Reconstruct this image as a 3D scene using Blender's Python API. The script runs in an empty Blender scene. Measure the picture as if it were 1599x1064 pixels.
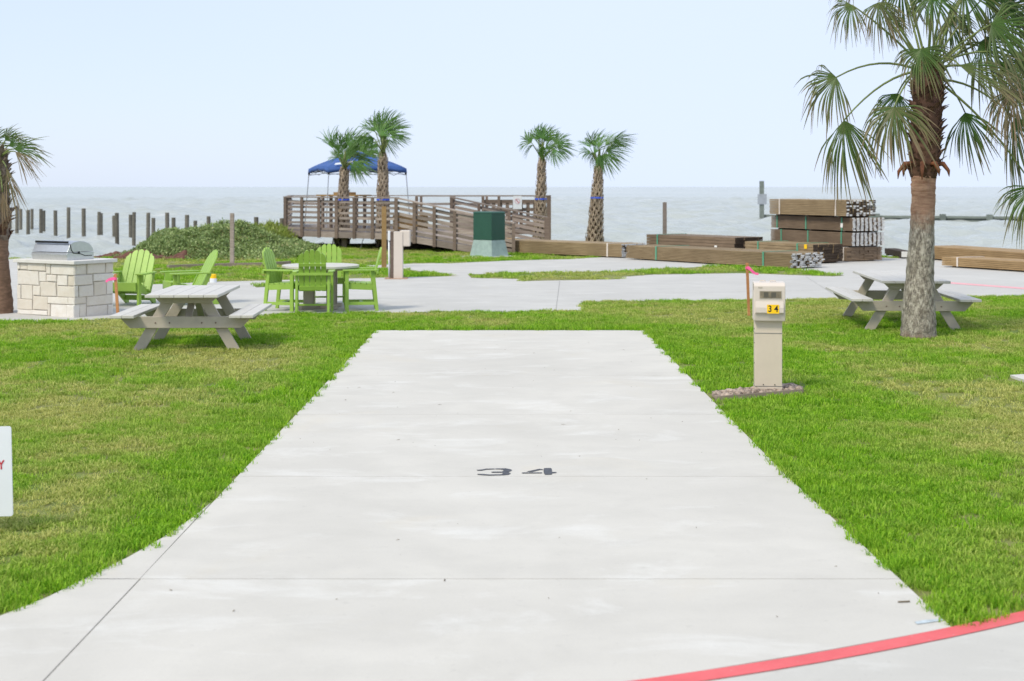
import bpy, bmesh, math, random
import numpy as np
from mathutils import Vector, Matrix, Quaternion

random.seed(7); RNG = np.random.default_rng(11)
SC = bpy.context.scene
COL = SC.collection
R = math.radians

# ------------------------------------------------------------------ camera
H, F, HOR, CX = 2.05, 2200.0, 292.0, 799.5       # eye height, focal (px), horizon row, centre column
cam = bpy.data.cameras.new('camera')
cam.sensor_width = 36.0; cam.sensor_fit = 'HORIZONTAL'
cam.lens = F / 1599 * 36; cam.shift_y = -(532 - HOR) / 1599
cam.clip_start = 0.1; cam.clip_end = 60000
cam.dof.use_dof = True; cam.dof.focus_distance = 13.5; cam.dof.aperture_fstop = 3.2
camo = bpy.data.objects.new('camera', cam); COL.objects.link(camo)
camo.location = (0, 0, H); camo.rotation_euler = (R(90), 0, 0)
SC.camera = camo

# ------------------------------------------------------------------ sky, sun, exposure
SUN_EL, SUN_AZ = 50.0, 222.0          # azimuth clockwise from +Y
w = bpy.data.worlds.new('World'); SC.world = w; w.use_nodes = True
nt = w.node_tree; nt.nodes.clear()
out = nt.nodes.new('ShaderNodeOutputWorld'); bg = nt.nodes.new('ShaderNodeBackground')
sky = nt.nodes.new('ShaderNodeTexSky'); sky.sky_type = 'NISHITA'; sky.sun_disc = False
sky.sun_elevation = R(SUN_EL); sky.sun_rotation = R(SUN_AZ); sky.dust_density = .6; sky.air_density = 1.0
mixw = nt.nodes.new('ShaderNodeMix'); mixw.data_type = 'RGBA'
mixw.inputs[7].default_value = (5.5, 6.28, 7.8, 1)         # thin high overcast veils the blue
tcw = nt.nodes.new('ShaderNodeTexCoord'); sxw = nt.nodes.new('ShaderNodeSeparateXYZ'); nt.links.new(tcw.outputs['Generated'], sxw.inputs[0])
nzw = nt.nodes.new('ShaderNodeTexNoise'); nzw.inputs['Scale'].default_value = 2.2; nzw.inputs['Detail'].default_value = 3; nzw.inputs['Roughness'].default_value = .45
adw = nt.nodes.new('ShaderNodeMath'); adw.operation = 'MULTIPLY_ADD'; adw.inputs[1].default_value = .30      # the veil thins out towards the west, with soft unevenness
mrw = nt.nodes.new('ShaderNodeMapRange'); mrw.interpolation_type = 'SMOOTHSTEP'; mrw.inputs[1].default_value = -.28; mrw.inputs[2].default_value = .20; mrw.inputs[3].default_value = .76; mrw.inputs[4].default_value = .95
nt.links.new(tcw.outputs['Generated'], nzw.inputs['Vector']); nt.links.new(nzw.outputs[0], adw.inputs[0]); nt.links.new(sxw.outputs[0], adw.inputs[2]); nt.links.new(adw.outputs[0], mrw.inputs[0]); nt.links.new(mrw.outputs[0], mixw.inputs[0])
nt.links.new(sky.outputs[0], mixw.inputs[6]); nt.links.new(mixw.outputs[2], bg.inputs[0])
bg.inputs[1].default_value = 0.077
nt.links.new(bg.outputs[0], out.inputs[0])
sl = bpy.data.lights.new('sun', 'SUN'); sl.energy = 1.5; sl.angle = R(13); sl.color = (1, .94, .77)
so = bpy.data.objects.new('sun', sl); COL.objects.link(so)
sd = Vector((math.sin(R(SUN_AZ)) * math.cos(R(SUN_EL)), math.cos(R(SUN_AZ)) * math.cos(R(SUN_EL)), math.sin(R(SUN_EL))))
so.rotation_euler = sd.to_track_quat('Z', 'Y').to_euler(); so.location = sd * 40
SC.view_settings.view_transform = 'Standard'; SC.view_settings.look = 'None'
SC.view_settings.exposure = 0.90; SC.view_settings.gamma = 1.0; SC.view_settings.use_curve_mapping = False

# ------------------------------------------------------------------ pixel helpers (a pixel + a plane or a depth)
def G(px, py, z=0.0):
    k = (H - z) / (py - HOR); return Vector(((px - CX) * k, F * k, z))
def A(px, py, Y):
    k = Y / F; return Vector(((px - CX) * k, Y, H - (py - HOR) * k))

# ------------------------------------------------------------------ materials
MATS = {}
def nodes_of(name):
    m = bpy.data.materials.new(name); m.use_nodes = True; n = m.node_tree
    b = n.nodes['Principled BSDF']; MATS[name] = m; return m, n, b
def mix(n, fac, a, b, mode='MIX'):
    x = n.nodes.new('ShaderNodeMix'); x.data_type = 'RGBA'; x.blend_type = mode
    for s, v in ((0, fac), (6, a), (7, b)):
        if hasattr(v, 'links') or hasattr(v, 'is_linked'): n.links.new(v, x.inputs[s])
        elif s == 0: x.inputs[0].default_value = v
        else: x.inputs[s].default_value = (*v, 1)
    return x.outputs[2]
def noise(n, vec, scale, detail=4, rough=.55, dist=0, vscale=None):
    t = n.nodes.new('ShaderNodeTexNoise'); t.inputs['Scale'].default_value = scale
    t.inputs['Detail'].default_value = detail; t.inputs['Roughness'].default_value = rough; t.inputs['Distortion'].default_value = dist
    if vscale:
        mp = n.nodes.new('ShaderNodeMapping'); mp.inputs['Scale'].default_value = vscale
        n.links.new(vec, mp.inputs[0]); vec = mp.outputs[0]
    n.links.new(vec, t.inputs['Vector']); return t.outputs['Fac']
def ramp(n, fac, lo, hi, a=0.0, b=1.0):
    m = n.nodes.new('ShaderNodeMapRange'); m.inputs[1].default_value = lo; m.inputs[2].default_value = hi
    m.inputs[3].default_value = a; m.inputs[4].default_value = b; n.links.new(fac, m.inputs[0]); return m.outputs[0]
def objc(n):  return n.nodes.new('ShaderNodeTexCoord').outputs['Object']
def wpos(n):  return n.nodes.new('ShaderNodeNewGeometry').outputs['Position']
def orand(n): return n.nodes.new('ShaderNodeObjectInfo').outputs['Random']
def bump(n, b, h, strength, dist=.01):
    x = n.nodes.new('ShaderNodeBump'); x.inputs['Strength'].default_value = strength; x.inputs['Distance'].default_value = dist
    n.links.new(h, x.inputs['Height']); n.links.new(x.outputs[0], b.inputs['Normal'])

def simple(name, col, rough=.6, metal=0.0, var=.12, scale=6, bstr=.15, space='obj', rnd=0.0, vscale=None, spec=.3):
    m, n, b = nodes_of(name)
    v = objc(n) if space == 'obj' else wpos(n)
    f = noise(n, v, scale, 5, .6, 0, vscale)
    c = mix(n, ramp(n, f, .3, .7), tuple(x * (1 - var) for x in col), tuple(min(1, x * (1 + var)) for x in col))
    if rnd:
        c = mix(n, ramp(n, orand(n), 0, 1, 0, 1), mix(n, 1, c, (1 - rnd,) * 3, 'MULTIPLY'), mix(n, 1, c, (1 + rnd,) * 3, 'MULTIPLY'))
    n.links.new(c, b.inputs['Base Color']); b.inputs['Roughness'].default_value = rough; b.inputs['Metallic'].default_value = metal
    b.inputs['Specular IOR Level'].default_value = spec
    if bstr: bump(n, b, noise(n, v, scale * 6, 4, .6, 0, vscale), bstr, .004)
    return m

def concrete(name, base, stain=.5):
    m, n, b = nodes_of(name); p = wpos(n)
    big = noise(n, p, .35, 5, .6, .6); mid = noise(n, p, 1.6, 6, .62, .4, (1, 1.3, 1)); st = noise(n, p, 1.1, 7, .68, .5, (.8, 1.7, 1))
    fine = noise(n, p, 90, 3, .7); spk = noise(n, p, 14, 5, .75)
    c = mix(n, ramp(n, big, .35, .65), tuple(x * .93 for x in base), tuple(x * 1.04 for x in base))
    c = mix(n, ramp(n, mid, .42, .66, 0, .5), c, tuple(x * .85 for x in base))
    c = mix(n, ramp(n, st, .54, .68, 0, .5 * stain), c, (.72, .70, .665))                 # pale laitance patches
    warm = noise(n, p, .8, 4, .6, .8)
    c = mix(n, ramp(n, warm, .6, .75, 0, .35), c, (base[0] * .98, base[1] * .92, base[2] * .80))
    c = mix(n, ramp(n, spk, .60, .74, 0, .40), c, tuple(x * .72 for x in base))
    c = mix(n, ramp(n, fine, .3, .7, 0, .12), c, (.35, .34, .32))
    n.links.new(c, b.inputs['Base Color']); b.inputs['Roughness'].default_value = .82; b.inputs['Specular IOR Level'].default_value = .25
    bump(n, b, noise(n, p, 55, 4, .7, 0, (.35, 1.6, 1)), .25, .004)
    return m

def wood(name, a, b_, rough=.75, gs=1.0, rnd=.18):
    m, n, b = nodes_of(name); v = objc(n)
    oi = n.nodes.new('ShaderNodeObjectInfo'); ad = n.nodes.new('ShaderNodeVectorMath'); ad.operation = 'ADD'
    ml = n.nodes.new('ShaderNodeVectorMath'); ml.operation = 'SCALE'; ml.inputs[3].default_value = 17
    cmb = n.nodes.new('ShaderNodeCombineXYZ')
    for i in range(3): n.links.new(oi.outputs['Random'], cmb.inputs[i])
    n.links.new(cmb.outputs[0], ml.inputs[0]); n.links.new(v, ad.inputs[0]); n.links.new(ml.outputs[0], ad.inputs[1])
    g1 = noise(n, ad.outputs[0], 3 * gs, 5, .6, .5, (1, 1, 9)); g2 = noise(n, ad.outputs[0], 1.2 * gs, 3, .5, .3)
    c = mix(n, ramp(n, g1, .3, .7), a, b_); c = mix(n, ramp(n, g2, .35, .7, 0, .5), c, tuple(x * .7 for x in a))
    c = mix(n, oi.outputs['Random'], mix(n, 1, c, (1 - rnd,) * 3, 'MULTIPLY'), mix(n, 1, c, (1 + rnd,) * 3, 'MULTIPLY'))
    n.links.new(c, b.inputs['Base Color']); b.inputs['Roughness'].default_value = rough; b.inputs['Specular IOR Level'].default_value = .2
    bump(n, b, g1, .3, .004)
    return m

M_pad   = concrete('concrete_pad', (.597, .565, .512), 1.0)
M_road  = concrete('concrete_road', (.57, .545, .50), .8)
M_pave  = concrete('concrete_pavement', (.525, .506, .476), .6)
M_joint = simple('joint_dark', (.24, .23, .22), .9)
M_paint = simple('charcoal_paint', (.075, .078, .09), .7, var=.3, scale=25, space='w')
M_chalk = simple('blue_chalk', (.46, .52, .55), .9, var=.3, scale=30, space='w')
M_red   = simple('red_kerb_paint', (.74, .12, .13), .6, var=.1, scale=9, space='w', bstr=.1)
def worn_paint():
    m, n, b = nodes_of('worn_red_paint'); p = wpos(n)
    c = mix(n, ramp(n, noise(n, p, 5, 5, .65), .3, .7), (.66, .10, .105), (.76, .135, .14))
    c = mix(n, ramp(n, noise(n, p, 26, 6, .75, .3), .62, .72, 0, .75), c, (.52, .46, .43))
    c = mix(n, ramp(n, noise(n, p, 2.2, 4, .6, .4), .56, .72, 0, .35), c, (.42, .10, .09))
    n.links.new(c, b.inputs['Base Color']); b.inputs['Roughness'].default_value = .65; return m
M_red = worn_paint()
M_red2  = simple('faded_red_paint', (.74, .36, .38), .7, var=.12, scale=9, space='w')
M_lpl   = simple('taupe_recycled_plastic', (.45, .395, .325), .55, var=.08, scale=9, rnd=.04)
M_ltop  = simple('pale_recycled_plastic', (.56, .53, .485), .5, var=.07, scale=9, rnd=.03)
M_lime  = simple('lime_plastic', (.30, .47, .075), .45, var=.07, scale=10, rnd=.04, bstr=.08, spec=.4)
M_steel = simple('stainless_steel', (.60, .61, .62), .40, 1.0, var=.06, scale=30, bstr=.05)
M_black = simple('black_plastic', (.015, .015, .016), .5)
M_beige = simple('beige_powder_coat', (.62, .53, .425), .45, var=.04, scale=5, bstr=.04)
M_beige2= simple('cream_plastic', (.64, .56, .485), .4, var=.04, scale=5, bstr=.04)
M_yel   = simple('yellow_sticker', (.93, .56, .012), .5, var=.04)
M_glass = simple('smoked_window', (.20, .165, .11), .12, var=.35, scale=14, bstr=0, spec=.5)
M_ink   = simple('dark_print', (.02, .02, .02), .6)
M_cap   = simple('stone_countertop', (.68, .65, .61), .6, var=.06, scale=8)
M_mortar= simple('mortar', (.57, .53, .48), .95, var=.15, scale=30)
M_stake = wood('stake_wood', (.47, .20, .085), (.56, .27, .12))
M_pink  = simple('pink_ribbon', (.90, .12, .33), .5)
M_post  = wood('new_timber_post', (.33, .20, .085), (.42, .27, .12))
M_deck  = wood('weathered_deck_wood', (.255, .205, .175), (.40, .335, .295), rnd=.28)
M_deckd = wood('deck_post_wood', (.165, .12, .095), (.25, .19, .155), rnd=.2)
M_lum   = wood('treated_lumber', (.24, .17, .095), (.37, .275, .165), gs=.8, rnd=.12)
M_lum2  = wood('brown_lumber', (.185, .13, .086), (.285, .205, .138), gs=.8, rnd=.12)
M_lum3  = wood('fresh_lumber', (.30, .195, .095), (.42, .285, .15), gs=.8, rnd=.12)
M_lend  = simple('white_painted_end', (.70, .69, .66), .8, var=.15, scale=30)
M_dend  = simple('dark_board_end', (.055, .038, .026), .9, var=.5, scale=20)
M_strapg= simple('green_strap', (.10, .33, .21), .5)
M_strapw= simple('white_strap', (.70, .62, .55), .5)
M_tag   = simple('paper_tag', (.78, .76, .72), .7)
M_pile  = wood('marine_piling', (.115, .105, .082), (.20, .18, .145), rnd=.2)
M_trg   = simple('green_enamel', (.028, .088, .062), .4, var=.07, scale=4, bstr=.02)
M_trb   = simple('pale_fibreglass', (.30, .385, .36), .6, var=.14, scale=6)
M_canop = simple('blue_canopy_fabric', (.045, .105, .31), .7, var=.1, scale=4)
M_whitep= simple('white_plastic', (.74, .76, .79), .45, var=.03)
M_sign  = simple('white_sign_board', (.78, .80, .84), .4, var=.02, bstr=0)
M_redi  = simple('red_print', (.55, .03, .045), .5)
M_metal = simple('grey_metal_tube', (.45, .46, .47), .4, .7)
M_blues = simple('blue_strap', (.06, .12, .62), .5)
M_dock  = wood('grey_green_dock_timber', (.145, .165, .145), (.235, .26, .23), rnd=.1)
M_edge  = simple('landscape_edging', (.30, .24, .19), .9)
M_rock  = simple('river_rock', (.36, .28, .225), .75, var=.75, scale=16, space='w')
M_mulch = simple('red_brown_mulch', (.135, .062, .044), .95, var=.5, scale=18, space='w', bstr=.8)
M_debris= simple('leaf_litter', (.17, .135, .085), .9, var=.5, scale=20, space='w')
M_rust  = simple('rust_stained_base', (.40, .25, .17), .9, var=.2)

def stone_mat():
    m, n, b = nodes_of('cut_limestone'); v = wpos(n); r = orand(n)
    base = mix(n, r, (.76, .715, .65), (.63, .565, .475))
    rr = n.nodes.new('ShaderNodeMath'); rr.operation = 'FRACT'; mm = n.nodes.new('ShaderNodeMath'); mm.operation = 'MULTIPLY'; mm.inputs[1].default_value = 7.3
    n.links.new(r, mm.inputs[0]); n.links.new(mm.outputs[0], rr.inputs[0])
    base = mix(n, ramp(n, rr.outputs[0], .2, 1, 0, .55), base, (.80, .765, .735))
    f = noise(n, v, 9, 6, .65, .5)
    c = mix(n, ramp(n, f, .35, .7, 0, .4), base, (.58, .485, .37))
    c = mix(n, ramp(n, noise(n, v, 35, 4, .7), .55, .75, 0, .35), c, (.44, .40, .34))
    n.links.new(c, b.inputs['Base Color']); b.inputs['Roughness'].default_value = .9
    bump(n, b, noise(n, v, 22, 6, .7), .7, .012); return m
M_stone = stone_mat()

def bark_mat():
    m, n, b = nodes_of('palm_bark'); v = objc(n)
    sep = n.nodes.new('ShaderNodeSeparateXYZ'); n.links.new(v, sep.inputs[0])
    f = noise(n, v, 6, 5, .65, .4)
    z = n.nodes.new('ShaderNodeMath'); z.operation = 'MULTIPLY_ADD'; z.inputs[1].default_value = .5; n.links.new(f, z.inputs[0]); n.links.new(sep.outputs[2], z.inputs[2])
    grey = mix(n, ramp(n, noise(n, v, 9, 6, .7, .2, (2.2, 2.2, .8)), .36, .62), (.17, .14, .105), (.54, .485, .40))
    grey = mix(n, ramp(n, noise(n, v, 26, 4, .7, 0, (1.5, 1.5, .5)), .46, .62, 0, .8), grey, (.085, .07, .055))
    red = mix(n, ramp(n, noise(n, v, 7, 5, .6, .2, (.6, .6, 5)), .35, .65), (.30, .155, .095), (.50, .30, .20))
    c = mix(n, ramp(n, z.outputs[0], 1.66, 1.98), grey, red)
    c = mix(n, ramp(n, z.outputs[0], .36, .22, 0, .6), c, (.20, .115, .07))
    n.links.new(c, b.inputs['Base Color']); b.inputs['Roughness'].default_value = .9
    bump(n, b, noise(n, v, 16, 6, .7, .2, (1.6, 1.6, 1.4)), .9, .03); return m
M_bark = bark_mat()
M_bark2 = simple('brown_palm_bark', (.22, .135, .088), .9, var=.35, scale=9, bstr=.9, vscale=(.8, .8, 3))
M_boot = simple('dark_leaf_base', (.105, .055, .036), .85, var=.55, scale=14, space='w', bstr=.5)
M_boot2 = simple('grey_leaf_base', (.215, .165, .125), .9, var=.45, scale=14, space='w', bstr=.5)
M_sabt = simple('sabal_fibre', (.085, .055, .036), .95, var=.5, scale=12, bstr=.8)
M_sabb = simple('sabal_boot', (.37, .29, .215), .85, var=.4, scale=9, space='w', bstr=.4)

def leafmat(name, green, green2, tan, petiole=False):
    m, n, b = nodes_of(name)
    at = n.nodes.new('ShaderNodeAttribute'); at.attribute_name = 'dry'
    tn = n.nodes.new('ShaderNodeAttribute'); tn.attribute_name = 'tone'
    g = mix(n, tn.outputs['Fac'], green, green2)
    c = mix(n, at.outputs['Fac'], g, mix(n, tn.outputs['Fac'], tuple(x * .7 for x in tan), tan))
    n.links.new(c, b.inputs['Base Color']); b.inputs['Roughness'].default_value = .42; b.inputs['Specular IOR Level'].default_value = .35
    tr = n.nodes.new('ShaderNodeBsdfTranslucent'); n.links.new(c, tr.inputs[0])
    ms = n.nodes.new('ShaderNodeMixShader'); ms.inputs[0].default_value = .2
    o = n.nodes['Material Output']
    n.links.new(b.outputs[0], ms.inputs[1]); n.links.new(tr.outputs[0], ms.inputs[2]); n.links.new(ms.outputs[0], o.inputs[0])
    return m
M_frond = leafmat('fan_leaf', (.017, .056, .006), (.07, .16, .02), (.29, .21, .12))
M_frond2 = leafmat('sabal_leaf', (.035, .115, .024), (.125, .27, .05), (.30, .23, .12))
M_bush = leafmat('shrub_leaf', (.13, .21, .05), (.42, .50, .20), (.46, .36, .17))
M_tall = leafmat('tall_grass_leaf', (.20, .27, .045), (.34, .40, .08), (.4, .36, .18))
M_pet = simple('green_petiole', (.16, .20, .06), .5, var=.3, scale=8)

def grassmat():
    m, n, b = nodes_of('grass_blade')
    at = n.nodes.new('ShaderNodeAttribute'); at.attribute_name = 'dry'; at.attribute_type = 'INSTANCER'
    tn = n.nodes.new('ShaderNodeAttribute'); tn.attribute_name = 'tone'
    r = orand(n)
    g = mix(n, tn.outputs['Fac'], (.095, .27, .008), (.34, .60, .045))
    g = mix(n, r, g, mix(n, 1, g, (1.25, 1.12, .9), 'MULTIPLY'))
    t = mix(n, tn.outputs['Fac'], (.35, .355, .08), (.68, .67, .23))
    dd = n.nodes.new('ShaderNodeMath'); dd.operation = 'ADD'; dd.use_clamp = True
    sc = ramp(n, tn.outputs['Fac'], 0, 1, -.3, .35)
    n.links.new(at.outputs['Fac'], dd.inputs[0])
    dm = n.nodes.new('ShaderNodeMath'); dm.operation = 'MULTIPLY'; n.links.new(sc, dm.inputs[0]); n.links.new(at.outputs['Fac'], dm.inputs[1]); n.links.new(dm.outputs[0], dd.inputs[1])
    c = mix(n, dd.outputs[0], g, t)
    n.links.new(c, b.inputs['Base Color']); b.inputs['Roughness'].default_value = .55; b.inputs['Specular IOR Level'].default_value = .12
    tr = n.nodes.new('ShaderNodeBsdfTranslucent'); n.links.new(c, tr.inputs[0])
    ms = n.nodes.new('ShaderNodeMixShader'); ms.inputs[0].default_value = .4; o = n.nodes['Material Output']
    n.links.new(b.outputs[0], ms.inputs[1]); n.links.new(tr.outputs[0], ms.inputs[2]); n.links.new(ms.outputs[0], o.inputs[0])
    return m
M_grass = grassmat()

def groundmat():
    m, n, b = nodes_of('lawn_soil'); p = wpos(n)
    c = mix(n, ramp(n, noise(n, p, .5, 5, .6, .5), .38, .62), (.13, .21, .02), (.27, .27, .08))
    c = mix(n, ramp(n, noise(n, p, 9, 5, .7), .4, .7, 0, .6), c, (.13, .095, .05))
    n.links.new(c, b.inputs['Base Color']); b.inputs['Roughness'].default_value = .95
    bump(n, b, noise(n, p, 30, 4, .7), .8, .02); return m
M_soil = groundmat()

def seamat():
    m, n, b = nodes_of('sea_water'); p = wpos(n)
    c = mix(n, ramp(n, noise(n, p, .012, 4, .6, .5, (.4, 1, 1)), .35, .65), (.40, .43, .41), (.45, .47, .445))
    c = mix(n, ramp(n, noise(n, p, .35, 6, .72, .4, (.45, 1.1, 1)), .58, .70, 0, .6), c, (.70, .70, .69))
    n.links.new(c, b.inputs['Base Color']); b.inputs['Roughness'].default_value = .26; b.inputs['IOR'].default_value = 1.33
    bump(n, b, noise(n, p, 1.6, 6, .68, .3, (.7, 1.3, 1)), .75, .2); return m
M_sea = seamat()

# ------------------------------------------------------------------ mesh builder
class MB:
    def __init__(s): s.v = []; s.f = []; s.m = []
    def add(s, vs, fs, m=0):
        o = len(s.v); s.v += [tuple(x) for x in vs]; s.f += [tuple(i + o for i in f) for f in fs]; s.m += [m] * len(fs)
    def hexa(s, c, m=0):   # 8 corners: bottom 4 ccw, top 4 ccw
        s.add(c, [(3, 2, 1, 0), (4, 5, 6, 7), (0, 1, 5, 4), (1, 2, 6, 5), (2, 3, 7, 6), (3, 0, 4, 7)], m)
    def box(s, x0, x1, y0, y1, z0, z1, m=0):
        s.hexa([(x0, y0, z0), (x1, y0, z0), (x1, y1, z0), (x0, y1, z0), (x0, y0, z1), (x1, y0, z1), (x1, y1, z1), (x0, y1, z1)], m)
    def beam(s, p, q, wd, ht, m=0, up=(0, 0, 1)):
        p = Vector(p); q = Vector(q); d = (q - p).normalized(); u = Vector(up)
        if abs(d.dot(u)) > .98: u = Vector((0, 1, 0))
        sd_ = d.cross(u).normalized(); uu = sd_.cross(d).normalized()
        a, b = sd_ * wd / 2, uu * ht / 2
        s.hexa([p - a - b, p + a - b, q + a - b, q - a - b, p - a + b, p + a + b, q + a + b, q - a + b], m)
    def tube(s, pts, rad, n=8, m=0, cap=True):
        pts = [Vector(p) for p in pts]
        if not hasattr(rad, '__len__'): rad = [rad] * len(pts)
        rings = []; prev = None
        for i, p in enumerate(pts):
            d = (pts[min(i + 1, len(pts) - 1)] - pts[max(i - 1, 0)]).normalized()
            if prev is None:
                u = Vector((1, 0, 0)) if abs(d.x) < .9 else Vector((0, 1, 0))
                prev = d.cross(u).normalized()
            a = (prev - d * prev.dot(d)).normalized(); prev = a; b = d.cross(a)
            rings.append([p + (a * math.cos(2 * math.pi * k / n) + b * math.sin(2 * math.pi * k / n)) * rad[i] for k in range(n)])
        fs = []
        for i in range(len(pts) - 1):
            for k in range(n):
                fs.append((i * n + k, i * n + (k + 1) % n, (i + 1) * n + (k + 1) % n, (i + 1) * n + k))
        if cap: fs += [tuple(range(n))[::-1], tuple((len(pts) - 1) * n + k for k in range(n))]
        s.add([v for r in rings for v in r], fs, m)
    def extr(s, poly, vec, m=0):   # closed planar loop of 3D points, extruded along vec
        vec = Vector(vec); n = len(poly); a = [Vector(p) for p in poly]
        s.add(a + [p + vec for p in a], [tuple(range(n))[::-1], tuple(range(n, 2 * n))] + [(i, (i + 1) % n, (i + 1) % n + n, i + n) for i in range(n)], m)
    def build(s, name, mat, parent=None, smooth=False, bevel=0, attrs=None):
        me = bpy.data.meshes.new(name); me.from_pydata(s.v, [], s.f)
        for mm in (mat if isinstance(mat, (list, tuple)) else [mat]): me.materials.append(mm)
        if any(s.m): me.polygons.foreach_set('material_index', s.m)
        if smooth: me.polygons.foreach_set('use_smooth', [True] * len(s.f))
        if attrs:
            for k, a in attrs.items():
                at = me.attributes.new(k, 'FLOAT', 'POINT'); at.data.foreach_set('value', np.asarray(a, dtype=np.float32))
        me.update(); o = bpy.data.objects.new(name, me); COL.objects.link(o)
        bm = bmesh.new(); bm.from_mesh(me)
        if len(s.f) < 20000 and not attrs: bmesh.ops.recalc_face_normals(bm, faces=bm.faces); bm.to_mesh(me)
        bm.free()
        if parent: o.parent = parent
        if bevel:
            bv = o.modifiers.new('bevel', 'BEVEL'); bv.width = bevel; bv.segments = 2; bv.limit_method = 'ANGLE'
        return o
def tag(o, label=None, cat=None, group=None, kind=None):
    for k, v in (('label', label), ('category', cat), ('group', group), ('kind', kind)):
        if v: o[k] = v
    return o
def thing(name, label, cat, loc=(0, 0, 0), rz=0, group=None):
    o = bpy.data.objects.new(name, None); COL.objects.link(o); o.location = loc; o.rotation_euler = (0, 0, rz)
    o.empty_display_size = .2
    return tag(o, label, cat, group)
def one(fn):               # helper: build one shape in a fresh MB
    b = MB(); fn(b); return b
def beam(name, p, q, wd, ht, mat, parent, bevel=0, up=(0, 0, 1)):
    b = MB(); b.beam(p, q, wd, ht, 0, up); return b.build(name, mat, parent, bevel=bevel)
def copy_tree(o, parent=None):
    c = o.copy(); COL.objects.link(c); c.parent = parent
    for ch in list(o.children): copy_tree(ch, c)
    return c
def slab(name, poly, z0, z1, mat, parent=None):
    b = MB(); b.extr([(p[0], p[1], z0) for p in poly], (0, 0, z1 - z0)); return b.build(name, mat, parent)
def struct(o): o['kind'] = 'structure'; return o

# ================================================================== SETTING
# sea: polar sheet from the shore to the horizon with real wind chop near the camera
def make_sea():
    rr = np.concatenate([38 * 1.0042 ** np.arange(0, 520), 38 * 1.0042 ** 520 * 1.09 ** np.arange(1, 62)])
    th = np.concatenate([np.linspace(-1.9, -.47, 26)[:-1], np.linspace(-.47, .47, 430), np.linspace(.47, 1.9, 26)[1:]])
    RR, TH = np.meshgrid(rr, th, indexing='ij'); X = RR * np.sin(TH); Y = RR * np.cos(TH); Z = np.zeros_like(X)
    for i in range(46):
        lam = 1.0 * (9.0 ** RNG.random()); a = .015 * lam ** .75; k = 2 * math.pi / lam
        d = R(-60 + RNG.normal() * 32); ph = RNG.random() * 6.28
        s = np.sin(k * (X * math.cos(d) + Y * math.sin(d)) + ph)
        fade = np.clip(1.4 - RR * .0042 / (lam * .35), 0, 1)
        Z += a * fade * (s + .25 * s * s)
    Z *= np.clip((np.abs(TH) < .5) * 1.0, 0.0, 1)
    nr, nth = X.shape
    v = np.stack([X, Y, Z - .62], -1).reshape(-1, 3)
    i = np.arange(nr - 1)[:, None] * nth + np.arange(nth - 1)[None]
    f = np.stack([i, i + 1, i + nth + 1, i + nth], -1).reshape(-1, 4)
    me = bpy.data.meshes.new('sea'); me.vertices.add(len(v)); me.vertices.foreach_set('co', v.ravel())
    me.loops.add(f.size); me.loops.foreach_set('vertex_index', f.ravel().astype(np.int32))
    me.polygons.add(len(f)); me.polygons.foreach_set('loop_start', np.arange(0, f.size, 4, dtype=np.int32))
    me.polygons.foreach_set('use_smooth', [True] * len(f)); me.materials.append(M_sea); me.update(calc_edges=True)
    # flip so normals look up
    o = bpy.data.objects.new('sea', me); COL.objects.link(o)
    if me.polygons[0].normal.z < 0: me.flip_normals()
    return struct(o)
make_sea()

def g2(px, py): p = G(px, py); return (p.x, p.y)
shore = [(-70, 40.5), g2(15, 404), g2(165, 404), g2(196, 398), g2(226, 388), (-12.2, 49.5), (-9, 50.5), (-2, 51.5), (1.7, 50), g2(905, 382.5), g2(1010, 385), g2(1200, 392), g2(1395, 402.5), g2(1440, 401), g2(1599, 398), (70, 41)]
land_poly = shore + [(70, -40), (-70, -40)]
struct(slab('ground', land_poly, -2.2, 0, M_soil))

# --- camping pad, split at its joints
edge = [(-9, 3.9), (-6, 4.45), (-3, 4.98), (-1, 5.36), (.61, 5.87), (1.35, 6.20), (2.02, 6.53), (2.47, 6.80), (3.2, 7.28), (5, 8.7), (8, 11.8)]
edge = [(x * .9915, y * .9915) for x, y in edge]
def edge_y(x): return float(np.interp(x, [e[0] for e in edge], [e[1] for e in edge]))
PZ = .016
pad = struct(slab('camping_pad', [(-1.92, edge_y(-1.92) + .02), (2.01, edge_y(2.01) + .02), (2.0, 7.36), (1.93, 9.96), (1.87, 19.95), (-1.94, 19.97)], -.1, -.004 + .008, M_joint))
joints = [None, 7.31, 9.90, 12.6, 15.2, 17.6, 19.98]
def right_x(y): return float(np.interp(y, [6, 6.55, 7.36, 9.96, 20], [2.03, 2.035, 2.01, 1.93, 1.87]))
for i in range(6):
    g = .0045 if i < 2 else .003
    y1 = joints[i + 1] - g
    if i == 0:
        low = [(x, edge_y(x) + .018) for x in np.linspace(-1.926, 2.03, 14)]
        poly = low + [(right_x(y1), y1), (-1.925, y1)]
    else:
        y0 = joints[i] + g; poly = [(-1.93, y0), (right_x(y0), y0), (right_x(y1), y1), (-1.93, y1)]
    slab('slab', poly, -.08, PZ, M_pad, pad)
flare = [(-1.94, 9.06), (-1.97, 8.62), (-2.03, 8.15), (-2.11, 7.74), (-2.22, 7.31), (-2.30, 7.0), (-2.44, 6.65), (-2.72, 6.2), (-3.15, 5.75), (-3.8, 5.4), (-4.8, 5.05)]
slab('flare_slab', flare[:5] + [(-2.22, 7.315), (-1.933, 7.315)], -.08, PZ, M_pad, pad)
slab('flare_slab', [(-1.933, 7.305), (-2.222, 7.305)] + flare[5:] + [(x, edge_y(x) + .018) for x in (-4.7, -3.5, -2.5, -1.933)], -.08, PZ, M_pad, pad)

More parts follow.
